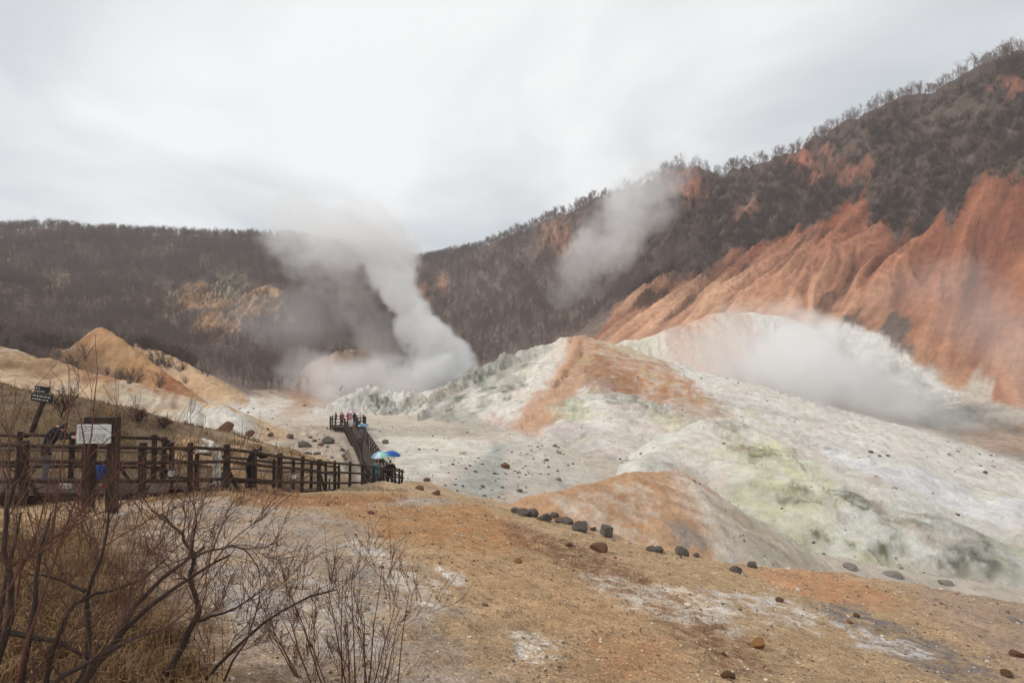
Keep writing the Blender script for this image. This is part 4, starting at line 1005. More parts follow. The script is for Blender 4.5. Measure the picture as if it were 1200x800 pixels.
for (xa, xb, ya, yb, tilt) in ((43, 60, 452.5, 460.5, .12), (38.5, 64, 461.5, 470.5, .16)):
    c = Vector(P((xa + xb) / 2, (ya + yb) / 2, SY2)) - h0; bw, bh = (xb - xa) * k2, (yb - ya) * k2
    bd = box_obj('board', c + Vector((0, -.07, 0)), (bw, .04, bh), M_BLK, ts, .008, (0, tilt, 0), .01)
    for row in range(2):
        x0 = -bw * .42
        while x0 < bw * .36:
            w = rr2.uniform(.03, .07)
            box_obj('letter_stroke', (x0 + w / 2, -.022, bh * (.2 - .42 * row)), (w, .003, bh * .16), M_LET, bd, 0, (0, rr2.uniform(-.5, .5), 0)); x0 += w + rr2.uniform(.02, .05)
tag(ts, 'tilted black signpost with white lettering on the grassy bank', 'sign')

# low lamps beside the boardwalk
M_LAMP = mat('white_lamp_housing', (214, 212, 206), 0.5, 0.4, 0.05, 4.0)
for px_, py_, Y_, lab in ((201, 557, 14.6, 'small white path lamp nearest the notice board'), (344.5, 560, 19.6, 'small white path lamp halfway down the boardwalk'), (386, 560, 23.4, 'small white path lamp farthest down the boardwalk')):
    p = P(px_, py_, Y_); b = P(px_, 572, Y_); l_ = empty('path_lamp', (p[0], p[1], b[2] - .05)); hgt = p[2] - b[2] + .05
    log_between('lamp_post', (0, 0, -.15), (0, 0, hgt), log_mesh('lamp_stem', .03, .03, M_WOOD, 6, 2), l_)
    box_obj('lamp_head', (0, 0, hgt + .06), (.13, .13, .16), M_LAMP, l_, .015); box_obj('lamp_cap', (0, 0, hgt + .155), (.16, .16, .025), M_BLK, l_, .006)
    tag(l_, lab, 'lamp', 'path lamps')

# ------------------------------------------------------------------ boulders and stones
def rock_mesh(seed, m, flat=.7, blocky=0.0, sub=2):
    q = np.random.default_rng(seed); bm = bmesh.new(); bmesh.ops.create_icosphere(bm, subdivisions=sub, radius=1.0)
    pl = q.normal(0, 1, (9, 3)); pl /= np.linalg.norm(pl, axis=1, keepdims=True); off = q.uniform(.42, .9, 9)
    for v in bm.verts:
        c = np.array(v.co)
        for n_, o in zip(pl, off):
            e = c @ n_ - o
            if e > 0: c = c - n_ * e
        c = c * (1 + q.normal(0, .03)); v.co = (c[0] * q.uniform(.98, 1.02), c[1], c[2] * flat)
    me_ = bm_mesh('rock', bm, m); me_.polygons.foreach_set('use_smooth', [False] * len(me_.polygons)); return me_
def boulder(px, py, wpx, label, m=M_ROCK, flat=.72, group=None, seed=None, sink=.25, name='boulder'):
    p = hit(px, py + wpx * .25); w = wpx * math.hypot(p.x, p.y) / F / math.hypot((px - 600) / F, 1) * 1.0
    o = link(name, rock_mesh(seed if seed is not None else int(px * 7 + py), m, flat)); s_ = w / 1.4
    o.location = p + Vector((0, 0, s_ * flat * (1 - sink * 2) * .8)); o.rotation_euler = (random.uniform(-.2, .2), random.uniform(-.2, .2), random.uniform(0, 6.28)); o.scale = (s_, s_, s_)
    tag(o, label, 'rock', group); return o
ROW = [(604, 598, 9), (614, 600.6, 13), (625, 600.6, 15), (639, 607, 15), (649, 605, 10), (656, 610, 9), (665, 611.5, 12), (678, 618, 15), (684, 616, 7), (695.5, 620, 6)]
ORD = ['leftmost', 'second', 'third', 'fourth', 'fifth', 'sixth', 'seventh', 'eighth', 'ninth', 'tenth']
for i, (a, b, w) in enumerate(ROW): boulder(a, b, w, '%s dark rock%s in the row along the slope edge' % (ORD[i], '' if i == 0 else ' from the left'), group='row of dark rocks on the slope edge')
p = hit(711, 628); o = box_obj('block_stone', p + Vector((0, 0, .20)), (.44, .42, .44), M_ROCK, None, .03, (.1, .18, .35), .03); tag(o, 'squared dark stone block at the right end of the rock row', 'rock')
for a, b, w, lab, m in ((701, 640, 16, 'rounded brown rock lying just below the squared stone block', M_ROCKB), (667, 637, 7, 'small brown stone left of the rounded brown rock', M_ROCKB), (606.6, 653, 8, 'lone ochre stone on the slope below the rock row', M_ROCKO),
        (763, 641, 12, 'flat dark rock left of the pointed rock on the edge', M_ROCK), (772, 643, 8, 'small dark rock touching the flat rock on the edge', M_ROCK), (798, 645, 14, 'pointed dark rock on the slope edge before the grey hollow', M_ROCK), (817, 649, 7, 'small dark rock right of the pointed rock', M_ROCK),
        (882, 661, 10, 'black rock on the slope edge below the yellow mound', M_ROCK), (863, 668, 11, 'grey pitted rock just below the black rock on the edge', M_ROCK), (994, 662, 13, 'grey boulder beyond the slope edge under the yellow mound', M_ROCKG), (1046, 670, 16, 'broad grey boulder at the foot of the yellow mound', M_ROCKG),
        (1108, 680, 13, 'flat grey boulder on the right slope edge', M_ROCKG), (1003, 721, 7, 'dark stone above the grey streak', M_ROCKB), (996, 728, 6, 'ochre stone above the grey streak', M_ROCKO), (889, 753, 15, 'orange brown stone on the pale gravel at lower right', M_ROCKO),
        (852, 790, 14, 'dark brown stone at the bottom edge', M_ROCKB), (914, 703, 8, 'reddish grey stone on the slope below the orange band', M_ROCKB), (849, 766, 6, 'small dark stone above the bottom edge', M_ROCKB), (1191, 722, 16, 'grey boulder at the right edge of the slope', M_ROCKG),
        (1193, 764, 12, 'dark stone near the right edge', M_ROCKB), (1181, 789, 11, 'dark stone in the lower right corner', M_ROCKB), (435, 597, 7, 'small brown stone on the ground before the fence', M_ROCKB), (492, 573, 9, 'brown rock beside the end of the near fence', M_ROCKB),
        (512, 577, 9, 'low brown rock right of the fence end', M_ROCKB), (265, 503, 17, 'low dark bush shaped as a brown rock on the bank behind the fence', M_ROCKB), (292, 508, 9, 'smaller brown rock right of the dark bank bush', M_ROCKB), (358, 520, 12, 'dark boulder left of the far boardwalk', M_ROCK),  # the dark clump on the bank is a low bush modelled as a boulder
        (385, 516, 11, 'dark boulder touching the left side of the far boardwalk', M_ROCK), (372, 531, 7, 'small dark boulder below the boulders by the far boardwalk', M_ROCK), (340, 512, 8, 'leftmost dark rock on the valley floor by the boardwalk', M_ROCK), (452, 516, 8, 'dark boulder right of the far boardwalk', M_ROCK),
        (316, 508, 6, 'small dark rock at the foot of the orange spurs', M_ROCK)):
    boulder(a, b, w, lab, m, .45 if m is M_ROCKG else .72, sink=.4 if m is M_ROCKG else .25)

ico = bmesh.new(); bmesh.ops.create_icosphere(ico, subdivisions=1, radius=1.0); IV = np.array([v.co[:] for v in ico.verts]); IF = np.array([[v.index for v in f.verts] for f in ico.faces]); ico.free()
IV0 = np.array([(math.cos(a) * math.cos(b), math.sin(a) * math.cos(b), math.sin(b)) for b in (-.6, .5) for a in np.arange(5) * 1.2566 + (0 if b < 0 else .63)] + [(0, 0, 1.0)])
IF0 = np.array([[i, (i + 1) % 5, 5 + i] for i in range(5)] + [[(i + 1) % 5, 5 + (i + 1) % 5, 5 + i] for i in range(5)] + [[5 + i, 5 + (i + 1) % 5, 10] for i in range(5)])
def scatter_stones(name, label, x, y, size, mats, seed, cat='gravel'):
    q = np.random.default_rng(seed); n = len(x); z = gz(x, y)
    a = q.uniform(0, 6.28, n); c, s_ = np.cos(a), np.sin(a)
    sc_ = size[:, None] * q.uniform(.6, 1.3, (n, 3)) * np.array([1, 1, .7])
    V = IV0[None] * q.uniform(.75, 1.2, (n, len(IV0), 1)) * sc_[:, None]
    V = np.stack([V[..., 0] * c[:, None] - V[..., 1] * s_[:, None], V[..., 0] * s_[:, None] + V[..., 1] * c[:, None], V[..., 2]], -1)
    V += np.stack([x, y, z + size * .2], 1)[:, None]
    Fq = (IF0[None] + (np.arange(n) * len(IV0))[:, None, None]).reshape(-1, 3)
    o = link(name, mesh_np(name, V.reshape(-1, 3), Fq, mats, False, np.repeat(q.integers(0, len(mats), n), len(IF0))))
    return tag(o, label, cat, kind='stuff')
n = 21000; r_ = np.exp(RNG.uniform(math.log(3.5), math.log(27), n)); a_ = RNG.uniform(-.78, .78, n); sx, sy = r_ * np.sin(a_), r_ * np.cos(a_)
den = .25 + .9 * sstep(-.1, .5, fbm(sx / 1.6, sy / 1.6, 3, ox=33)); band = poly_w(sx, sy, outline([(585, 606), (640, 622), (720, 655), (850, 725), (900, 780), (860, 790), (760, 720), (660, 660), (590, 628)]), .8, .6, 1)
k_ = (RNG.random(n) < den + band) & (gidx(sx, sy) == CI['F']) & (polydist(DECK_C, sx, sy)[0] > 1.2); sx, sy, r_ = sx[k_], sy[k_], r_[k_]
sz = (.003 + .0007 * r_) * np.exp(np.abs(RNG.normal(0, .5, len(sx)))) ; sz = np.minimum(sz, .07)
M_ST2 = mat('dark_pebble', (104, 84, 70), 0.9, 0.2, 0.4, 1.7); M_ST3 = mat('pale_pebble', (206, 192, 174), 0.9, 0.2, 0.3, 1.7)
scatter_stones('gravel', 'loose gravel strewn over the tan foreground slope', sx, sy, sz, [M_STONE, M_ST2, M_STONE, M_ST3], 5)
# rubble on the valley floor and on the flanks of the mounds
n = 9000; r_ = np.exp(RNG.uniform(math.log(28), math.log(115), n)); a_ = RNG.uniform(-.66, .7, n); sx, sy = r_ * np.sin(a_), r_ * np.cos(a_)
ii = gidx(sx, sy); zz_ = gz(sx, sy)
den = sstep(.15, .6, fbm(sx / 5, sy / 5, 4, ox=13)) * .5 + .03
for pp in ([(310, 500), (440, 495), (440, 545), (370, 545), (320, 520)], [(500, 560), (580, 520), (620, 560), (540, 585)], [(620, 520), (670, 515), (660, 560), (600, 575)], [(1080, 500), (1260, 520), (1260, 590), (1150, 560)], [(1000, 420), (1120, 470), (1090, 500), (1020, 455)]):
    wq = poly_w(sx, sy, outline(pp), 2, 3, 3); den = den + .45 * wq; big = np.maximum(big, wq) if pp is not None and 'big' in globals() else wq
k_ = (RNG.random(n) < den * .6) & (zz_ < -1) & np.isin(ii, [CI[c] for c in ('B', 'WF', 'WM', 'OM', 'YM', 'WL', 'LO')]) & (polydist(DECK_C, sx, sy)[0] > 1.4) & (polydist(FAR_WALK, sx, sy)[0] > 1.6); sx, sy, r_ = sx[k_], sy[k_], r_[k_]
sz = .0009 * r_ * np.exp(np.abs(RNG.normal(0, .6, len(sx)))) * (1 + .6 * big[k_])
scatter_stones('rubble', 'dark and grey stones scattered over the valley floor and mounds', sx, sy, sz, [M_ROCK, M_ROCK, M_ROCKG, M_ST3, M_ROCKB], 6, 'rubble')

# ------------------------------------------------------------------ dry grass
def blades(name, label, x, y, h, m, seed, width=.004, lean=.55):
    q = np.random.default_rng(seed); n = len(x); z = gz(x, y); a = q.uniform(0, 6.28, n); L = h * q.uniform(.5, 1.2, n); ln = np.abs(q.normal(lean, .3, n))
    dx, dy = np.cos(a), np.sin(a); wx, wy = -dy * width * (1 + h * 1.5), dx * width * (1 + h * 1.5)
    b = np.stack([x, y, z - .02], 1); mid = b + np.stack([dx * ln * .28 * L, dy * ln * .28 * L, .55 * L], 1); tip = b + np.stack([dx * ln * .95 * L, dy * ln * .95 * L, L * np.clip(.98 - .42 * ln, .15, 1)], 1)
    w = np.stack([wx, wy, 0 * wx], 1)
    V = np.stack([b - w, b + w, mid + w * .8, mid - w * .8, tip], 1); i0 = (np.arange(n) * 5)[:, None]
    Fq = np.concatenate([i0 + [0, 1, 2], i0 + [0, 2, 3], i0 + [3, 2, 4]])
    return tag(link(name, mesh_np(name, V.reshape(-1, 3), Fq, m)), label, 'grass', kind='stuff')
def clumps(n, per, spread, f):
    cx, cy = f(n); x = np.repeat(cx, per) + RNG.normal(0, spread, n * per); y = np.repeat(cy, per) + RNG.normal(0, spread, n * per); return x, y
def in_px(polys, n):          # clump centres inside outlines on the ground
    o = np.array(outline(polys))[:, :2]; lo, hi = o.min(0), o.max(0); X_, Y_ = [], []
    xs, ys = RNG.uniform(lo[0], hi[0], n * 6), RNG.uniform(lo[1], hi[1], n * 6); w = poly_w(xs, ys, o, .15, .3, .8) > .5
    return xs[w][:n], ys[w][:n]
def cl(polys, n, per, spread):
    x, y = in_px(polys, n); return np.repeat(x, per) + RNG.normal(0, spread, len(x) * per), np.repeat(y, per) + RNG.normal(0, spread, len(x) * per)
x, y = cl([(-60, 640), (90, 625), (170, 700), (240, 800), (230, 860), (-80, 860)], 420, 34, .10)
blades('dry_grass', 'tangled dry grass under the dark shrubs at lower left', x, y, np.full(len(x), .30), M_GRASS, 1)
x1, y1 = cl([(140, 578), (300, 576), (470, 577), (476, 586), (300, 590), (150, 592)], 420, 26, .14)
x2, y2 = cl([(-60, 590), (150, 585), (180, 604), (-60, 628)], 200, 26, .14)
x, y = np.append(x1, x2), np.append(y1, y2)
w = (fbm(x / .9, y / .9, 3, ox=19) > -.12) & (polydist(DECK_C, x, y)[0] > .95); x, y = x[w], y[w]
blades('reddish_grass', 'short reddish dry grass along the foot of the near fence', x, y, .09 + .16 * sstep(.0, .5, fbm(x / .7, y / .7, 3, ox=29)), M_GRASS2, 2, .005, .8)
lbx, lby = RNG.uniform(-24, -6, 42000), RNG.uniform(14, 30, 42000); w = (gidx(lbx, lby) == CI['LB']) & (fbm(lbx / 1.8, lby / 1.8, 3, ox=15) > -.2) & (lbx < -6 - .1 * lby) & (polydist(DECK_C, lbx, lby)[0] > 1.15)
blades('bank_grass', 'dry grass covering the bank behind the boardwalk', lbx[w], lby[w], .1 + .25 * sstep(0, .6, fbm(lbx[w] / 1.1, lby[w] / 1.1, 3, ox=16)), M_GRASS, 3, .009, .8)

# ------------------------------------------------------------------ foreground shrubs
def shrub(name, label, guides, seed, mats, twig_n=7, twig_L=.45, levels=2, wig=.13, rise=.35, group=None, thin=.0022, cat='shrub', dens=1.0):
    """guides: list of (pixel polyline with depth, base radius); stems follow them, twigs grow off"""
    q = np.random.default_rng(seed); st, tw = [], []
    def twig(p, d, L, r, lev):
        k = 4; path = [p]
        for i in range(k):
            d = d + q.normal(0, wig, 3) + np.array([0, 0, rise * .12]); d /= np.linalg.norm(d); e = p + d * L / k
            tw.append((*p, *e, max(r * (1 - .6 * i / k), thin), max(r * (1 - .6 * (i + 1) / k), thin * .8))); p = e; path.append(p)
        if lev > 0:
            for i in range(int(q.integers(3, 6))):
                j = int(q.integers(1, k + 1)); dd = d + q.normal(0, .42, 3) + np.array([0, 0, rise]); dd /= np.linalg.norm(dd)
                twig(path[j], dd, L * q.uniform(.5, .95), max(r * .55, thin), lev - 1)
    root = None
    for line, r0, *opt in guides:
        cnt = max(int((opt[0] if opt else twig_n) * dens + .5), 1)
        pp = [np.array(P(*p)) for p in line]
        for _ in range(1):
            qq = [pp[0]]
            for a, b in zip(pp[:-1], pp[1:]): qq += [a * .7 + b * .3 + q.normal(0, .008, 3), a * .3 + b * .7 + q.normal(0, .008, 3)]
            pp = qq + [pp[-1]]
        if root is None: root = pp[0]
        n = len(pp) - 1; st.append([])
        for i in range(n): st[-1].append((*pp[i], *pp[i + 1], 1.2 * r0 * (1 - .75 * i / n), 1.2 * r0 * (1 - .75 * (i + 1) / n)))
        for i in range(cnt):
            t = q.uniform(.15, 1) * n; j = int(min(t, n - 1e-3)); s_ = pp[j] + (pp[j + 1] - pp[j]) * (t - j); ax = pp[j + 1] - pp[j]; ax /= np.linalg.norm(ax)
            d = ax * .8 + q.normal(0, .6, 3) + np.array([0, 0, rise]); d /= np.linalg.norm(d)
            twig(s_, d, twig_L * q.uniform(.5, 1.2), r0 * .3, levels)
    g = empty(name, root); off = np.array([*root, *root, 0, 0])
    for q_ in st: link('stem', tube_mesh('stem', np.array(q_) - off, mats[0], 6), g)
    link('twigs', tube_mesh('twigs', np.array(tw) - off, mats[1], 3), g)
    return tag(g, label, cat, group)
def gd(*pp): return [(a, b, c) for a, b, c in pp]
shrub('bare_shrub', 'dark tangled leafless shrub filling the lower left corner', [
    (gd((60, 850, 4.3), (90, 800, 4.3), (125, 765, 4.4), (160, 722, 4.5), (212, 680, 4.7), (270, 650, 4.9)), .028, 9), (gd((10, 850, 4.2), (25, 790, 4.2), (40, 720, 4.3), (46, 660, 4.4), (60, 600, 4.5)), .024, 9),
    (gd((-20, 740, 4.4), (30, 742, 4.3), (80, 758, 4.3), (120, 775, 4.3)), .022, 6), (gd((100, 790, 4.3), (104, 720, 4.5), (100, 690, 4.6), (125, 640, 4.7), (128, 590, 4.8)), .018, 10),
    (gd((-10, 820, 4.2), (-5, 740, 4.3), (10, 660, 4.5), (25, 600, 4.6)), .02, 8), (gd((40, 850, 4.2), (70, 740, 4.3), (95, 695, 4.5), (150, 690, 4.7), (200, 650, 4.9)), .016, 9),
    (gd((100, 692, 4.5), (60, 675, 4.5), (30, 672, 4.5)), .012, 6), (gd((70, 850, 4.1), (105, 790, 4.1), (135, 745, 4.15), (170, 690, 4.2), (240, 640, 4.3)), .032, 8), (gd((-30, 850, 4.0), (0, 770, 4.0), (15, 700, 4.05), (5, 620, 4.1), (20, 540, 4.2)), .026, 10), (gd((20, 850, 4.0), (60, 800, 4.0), (110, 770, 4.05), (180, 740, 4.1)), .026, 7)], 31, (M_SHRUB, M_SHRUB2), levels=2, twig_L=.58, twig_n=11, rise=.3, dens=.62)
shrub('twisted_shrub', 'small twisted leafless tree rising left of the pale ground', [
    (gd((178, 830, 4.75), (205, 765, 4.85), (230, 728, 4.95), (232, 700, 5.0), (222, 680, 5.05), (226, 655, 5.1), (221, 638, 5.15), (208, 620, 5.2), (188, 602, 5.25)), .026, 12),
    (gd((231, 727, 4.95), (255, 720, 4.9), (285, 708, 4.85), (310, 690, 4.8)), .012, 6), (gd((226, 655, 5.1), (250, 642, 5.0), (280, 640, 4.95), (300, 656, 4.9), (306, 690, 4.85)), .009, 7),
    (gd((224, 650, 5.1), (230, 620, 5.2), (228, 592, 5.3)), .011, 6), (gd((222, 682, 5.05), (212, 675, 5.1), (200, 678, 5.15)), .008, 2),
    (gd((200, 850, 4.8), (240, 792, 4.9), (290, 745, 5.0), (345, 705, 5.1), (395, 690, 5.2)), .017, 10), (gd((250, 850, 4.9), (262, 790, 5.0), (298, 735, 5.05), (304, 690, 5.1)), .011, 7)], 32, (M_SHRUB, M_SHRUB2), levels=2, twig_L=.46, rise=.2, wig=.17, dens=.8)
C_ = []
qC = random.Random(9)
for i in range(17):
    x0 = 400 + qC.uniform(-26, 70); x1 = x0 + (x0 - 425) * 1.3 + qC.uniform(-25, 45); y1 = qC.uniform(655, 745)
    C_.append((gd((x0, 850, 5.2), ((x0 * .6 + x1 * .4), 850 - (850 - y1) * .45, 5.25), (x1, y1, 5.4 + qC.uniform(-.2, .2))), .0075, 5))
shrub('red_stemmed_shrub', 'fan of reddish leafless stems at the bottom edge', C_, 33, (M_REDTW, M_REDTW), levels=2, twig_L=.28, rise=.5, wig=.12, dens=.6)
shrub('red_stemmed_shrub', 'thin reddish branches crossing in front of the notice board', [
    (gd((20, 800, 3.9), (60, 660, 4.0), (105, 545, 4.1), (115, 430, 4.2)), .008, 5), (gd((60, 640, 4.0), (84, 480, 4.1), (80, 465, 4.1)), .006, 2), (gd((95, 545, 4.1), (130, 510, 4.1), (160, 490, 4.2)), .005, 2),
    (gd((70, 640, 4.0), (120, 560, 4.1), (170, 540, 4.1), (214, 526, 4.2)), .006, 4), (gd((20, 700, 4.0), (50, 600, 4.0), (68, 520, 4.1)), .006, 4), (gd((0, 700, 3.9), (40, 640, 4.0), (140, 590, 4.1), (230, 560, 4.2)), .007, 7),
    (gd((100, 545, 4.1), (98, 500, 4.1), (84, 470, 4.1)), .005, 1), (gd((60, 700, 4.0), (110, 650, 4.1), (150, 620, 4.2), (240, 580, 4.4)), .007, 8)], 34, (M_REDTW, M_SHRUB2), levels=1, twig_L=.34, rise=.3)
sp = hit(72, 492)
shrub('bare_sapling', 'small bare sapling on the bank right of the tilted signpost', [(gd((70, 494, sp.y), (74, 478, sp.y), (80, 468, sp.y)), .03, 6), (gd((72, 486, sp.y), (64, 470, sp.y)), .02, 4)], 35, (M_SHRUB, M_SHRUB), levels=2, twig_L=.5, thin=.008)

for px_, py_, hgt, lab in ((163, 492, .4, 'low brown bush on the bank right of the notice board'), (192, 500, .35, 'small brown bush on the bank above the fence')):
    g0 = hit(px_, py_); k_ = F / g0.y
    shrub('low_bush', lab, [(gd((px_ + a_ * .1, py_ + 2, g0.y), (px_ + a_ * .6, py_ - hgt * k_ * .3, g0.y), (px_ + a_, py_ - hgt * k_ * .6, g0.y + random.uniform(-.3, .3))), .02, 7) for a_ in (-hgt * k_ * .7, -hgt * k_ * .35, 0, hgt * k_ * .35, hgt * k_ * .7)], int(px_), (M_SHRUB, M_SHRUB2), levels=2, twig_L=hgt * .6, thin=.006, rise=.2, wig=.2)
# ------------------------------------------------------------------ people
SKIN = mat('skin', (206, 164, 140), 0.6, 0.3, 0.05, 5.0); HAIR = mat('dark_hair', (38, 30, 28), 0.6, 0.4, 0.2, 20.0); SHOE = mat('dark_shoe', (44, 40, 40), 0.6, 0.4, 0.1, 6.0)
def cloth(name, c): return mat(name + '_cloth', c, 0.9, 0.15, 0.12, 8.0)
def person(label, loc, rz, H, jacket, trousers, pose='stand', hair=HAIR, hood=False, group=None, arm='down', shoe=SHOE):
    s_ = H / 1.7
    J = {'pelvis': (0, 0, .93), 'waist': (0, 0, 1.08), 'chest': (0, .01, 1.30), 'neckb': (0, .01, 1.44), 'neck': (0, .02, 1.50), 'head': (0, .035, 1.585), 'crown': (0, .03, 1.665),
         'nose': (0, .125, 1.575)}
    if pose == 'lean':
        J.update({'waist': (0, .06, 1.07), 'chest': (0, .20, 1.25), 'neckb': (0, .29, 1.34), 'neck': (0, .33, 1.38), 'head': (0, .40, 1.43), 'crown': (0, .42, 1.51), 'nose': (0, .475, 1.40)})
    if pose == 'crouch':
        J.update({'pelvis': (0, -.10, .32), 'waist': (0, -.06, .46), 'chest': (0, .04, .66), 'neckb': (0, .10, .79), 'neck': (0, .12, .84), 'head': (0, .16, .92), 'crown': (0, .16, 1.0), 'nose': (0, .25, .905)})
    E = [('pelvis', 'waist', 'j'), ('waist', 'chest', 'j'), ('chest', 'neckb', 'j'), ('neckb', 'neck', 's'), ('neck', 'head', 's'), ('head', 'crown', 'h'), ('head', 'nose', 's')]
    R = {'pelvis': .155, 'waist': .145, 'chest': .165, 'neckb': .085, 'neck': .055, 'head': .088, 'crown': .06, 'nose': .016}
    cz = Vector(J['chest']); pv = Vector(J['pelvis'])
    for sd, n in ((-1, 'L'), (1, 'R')):
        J['sh' + n] = cz + Vector((.17 * sd, 0, .10))
        if arm == 'rail' : el, wr, hd = Vector((.24 * sd, .16, -.12)), Vector((.20 * sd, .36, -.10)), Vector((.19 * sd, .43, -.12))
        elif arm == 'hold' and sd == 1: el, wr, hd = Vector((.24 * sd, .08, -.14)), Vector((.17 * sd, .25, .02)), Vector((.16 * sd, .28, .08))
        elif arm == 'fold': el, wr, hd = Vector((.25 * sd, .02, -.16)), Vector((.06 * sd, .22, -.14)), Vector((.0 * sd, .25, -.13))
        else: el, wr, hd = Vector((.25 * sd, -.02, -.19)), Vector((.26 * sd, .05, -.43)), Vector((.255 * sd, .08, -.52))
        J['el' + n], J['wr' + n], J['hd' + n] = cz + el, cz + wr, cz + hd
        fd = (hd - wr).normalized()
        J['fi' + n] = J['hd' + n] + fd * .07; J['tb' + n] = J['hd' + n] + Vector((-.03 * sd, .03, .01))
        E += [('chest', 'sh' + n, 'j'), ('sh' + n, 'el' + n, 'j'), ('el' + n, 'wr' + n, 'j'), ('wr' + n, 'hd' + n, 's'), ('hd' + n, 'fi' + n, 's'), ('hd' + n, 'tb' + n, 's')]
        R.update({'sh' + n: .085, 'el' + n: .060, 'wr' + n: .045, 'hd' + n: .038, 'fi' + n: .018, 'tb' + n: .014})
        if pose == 'crouch': hp, kn, an, to = Vector((.10 * sd, -.08, .30)), Vector((.16 * sd, .26, .44)), Vector((.13 * sd, .06, .08)), Vector((.15 * sd, .22, .04))
        else: hp, kn, an, to = Vector((.095 * sd, 0, .86)), Vector((.105 * sd, .03, .48)), Vector((.11 * sd, -.02 + .05 * sd, .09)), Vector((.125 * sd, .14 + .05 * sd, .045))
        J['hp' + n], J['kn' + n], J['an' + n], J['to' + n] = hp, kn, an, to
        E += [('pelvis', 'hp' + n, 't'), ('hp' + n, 'kn' + n, 't'), ('kn' + n, 'an' + n, 't'), ('an' + n, 'to' + n, 'f')]
        R.update({'hp' + n: .105, 'kn' + n: .075, 'an' + n: .055, 'to' + n: .042})
    names = list(J); ix = {n: i for i, n in enumerate(names)}
    me_ = bpy.data.meshes.new('skeleton'); me_.from_pydata([tuple(Vector(J[n]) * s_) for n in names], [(ix[a], ix[b]) for a, b, _ in E], [])
    tmp = bpy.data.objects.new('skeleton', me_); COL.objects.link(tmp)
    sm = tmp.modifiers.new('skin', 'SKIN'); sm.use_smooth_shade = True; tmp.modifiers.new('sub', 'SUBSURF').levels = 1
    for i, n in enumerate(names): v = me_.skin_vertices[0].data[i]; v.radius = (R[n] * s_, R[n] * s_); v.use_root = (n == 'pelvis')
    dg = bpy.context.evaluated_depsgraph_get(); ev = bpy.data.meshes.new_from_object(tmp.evaluated_get(dg)); bpy.data.objects.remove(tmp); bpy.data.meshes.remove(me_)
    slot = {'j': 0, 't': 1, 's': 2, 'h': 3, 'f': 4}
    ev.materials.clear()
    for m_ in (jacket, trousers, SKIN, jacket if hood else hair, shoe): ev.materials.append(m_)
    segs = [(Vector(J[a]) * s_, Vector(J[b]) * s_, slot[k]) for a, b, k in E]
    hc = Vector(J['head']) * s_
    for f_ in ev.polygons:
        c = f_.center; best = 9; bi = 0
        for a, b, k in segs:
            d = b - a; t = max(0, min(1, (c - a).dot(d) / d.dot(d))); dd = (c - a - d * t).length
            if dd < best: best, bi = dd, k
        rel = c - hc
        if bi in (2, 3) and rel.length < .17 * s_ and rel.z > -.09 * s_:      # hair covers the top and back of the head
            bi = 3 if (rel.z > .045 * s_ or rel.y < .02 * s_) else 2
        if pose != 'crouch' and bi == 1 and c.z > .70 * s_: bi = 0            # jacket hem
        f_.material_index = bi; f_.use_smooth = True
    ev.name = 'person'
    o = link('person', ev); o.location = loc; o.rotation_euler = (0, 0, rz)
    if hood or True:      # eyes
        bm = bmesh.new()
        for sd in (-1, 1):
            r_ = bmesh.ops.create_uvsphere(bm, u_segments=6, v_segments=4, radius=.011 * s_); bmesh.ops.translate(bm, vec=hc + Vector((.032 * sd, .078, .012)) * s_, verts=r_['verts'])
        link('eyes', bm_mesh('eyes', bm, HAIR), o)
    return tag(o, label, 'person', group)
def on_deck(px, Y):
    x = (px - 600) / F * Y; d, z, _, _ = polydist(DECK_C + FAR_WALK[1:], np.array([x]), np.array([Y])); return Vector((x, Y, float(z[0]) + .025))
def umbrella(label, top, cols, R_=.52, tilt=(0, 0), L=.85):
    u = empty('umbrella', top); u.rotation_euler = (tilt[0], tilt[1], .3)
    bm = bmesh.new(); n, k = 8, 4; rings = []
    for j in range(k + 1):
        t = j / k; r = R_ * math.sin(t * 1.15) / math.sin(1.15); z = -.24 * R_ / .52 * (1 - math.cos(t * 1.15)) / (1 - math.cos(1.15))
        rings.append([bm.verts.new((r * (1 if i % 2 == 0 else .955) * math.cos(math.pi * i / n), r * (1 if i % 2 == 0 else .955) * math.sin(math.pi * i / n), z)) for i in range(2 * n)] if j else [bm.verts.new((0, 0, 0))])
    for i in range(2 * n):
        f_ = bm.faces.new((rings[0][0], rings[1][i], rings[1][(i + 1) % (2 * n)])); f_.material_index = (i // 2) % len(cols)
        for j in range(1, k):
            f_ = bm.faces.new((rings[j][i], rings[j + 1][i], rings[j + 1][(i + 1) % (2 * n)], rings[j][(i + 1) % (2 * n)])); f_.material_index = (i // 2) % len(cols)
    cn = link('canopy', bm_mesh('canopy', bm, cols), u)
    log_between('shaft', (0, 0, .05), (0, 0, -L), log_mesh('umbrella_shaft', .009, .009, M_BLK, 6, 1), u); log_between('handle', (0, 0, -L), (0, 0, -L - .12), log_mesh('umbrella_handle', .018, .018, M_BLK, 6, 1), u)
    return tag(u, label, 'umbrella', 'umbrellas')
NAVY = cloth('navy', (38, 38, 52)); BLACK = cloth('black', (36, 34, 36)); BLUE = cloth('blue', (42, 78, 150)); CREAM = cloth('cream', (214, 208, 194)); GREY = cloth('grey', (110, 110, 114)); TEAL = cloth('teal', (78, 120, 120)); RED = cloth('red', (176, 52, 48)); DENIM = cloth('denim', (62, 70, 92)); BROWN = cloth('brown', (96, 76, 60)); PINK = cloth('pink', (222, 130, 150)); SKYB = cloth('light_blue', (112, 160, 196)); MINT = cloth('mint', (150, 212, 190)); LILAC = cloth('pale', (206, 214, 216)); UBLUE = cloth('umbrella_blue', (54, 96, 160)); REDSHOE = mat('red_shoe', (180, 44, 40), .5, .4, .05, 6)
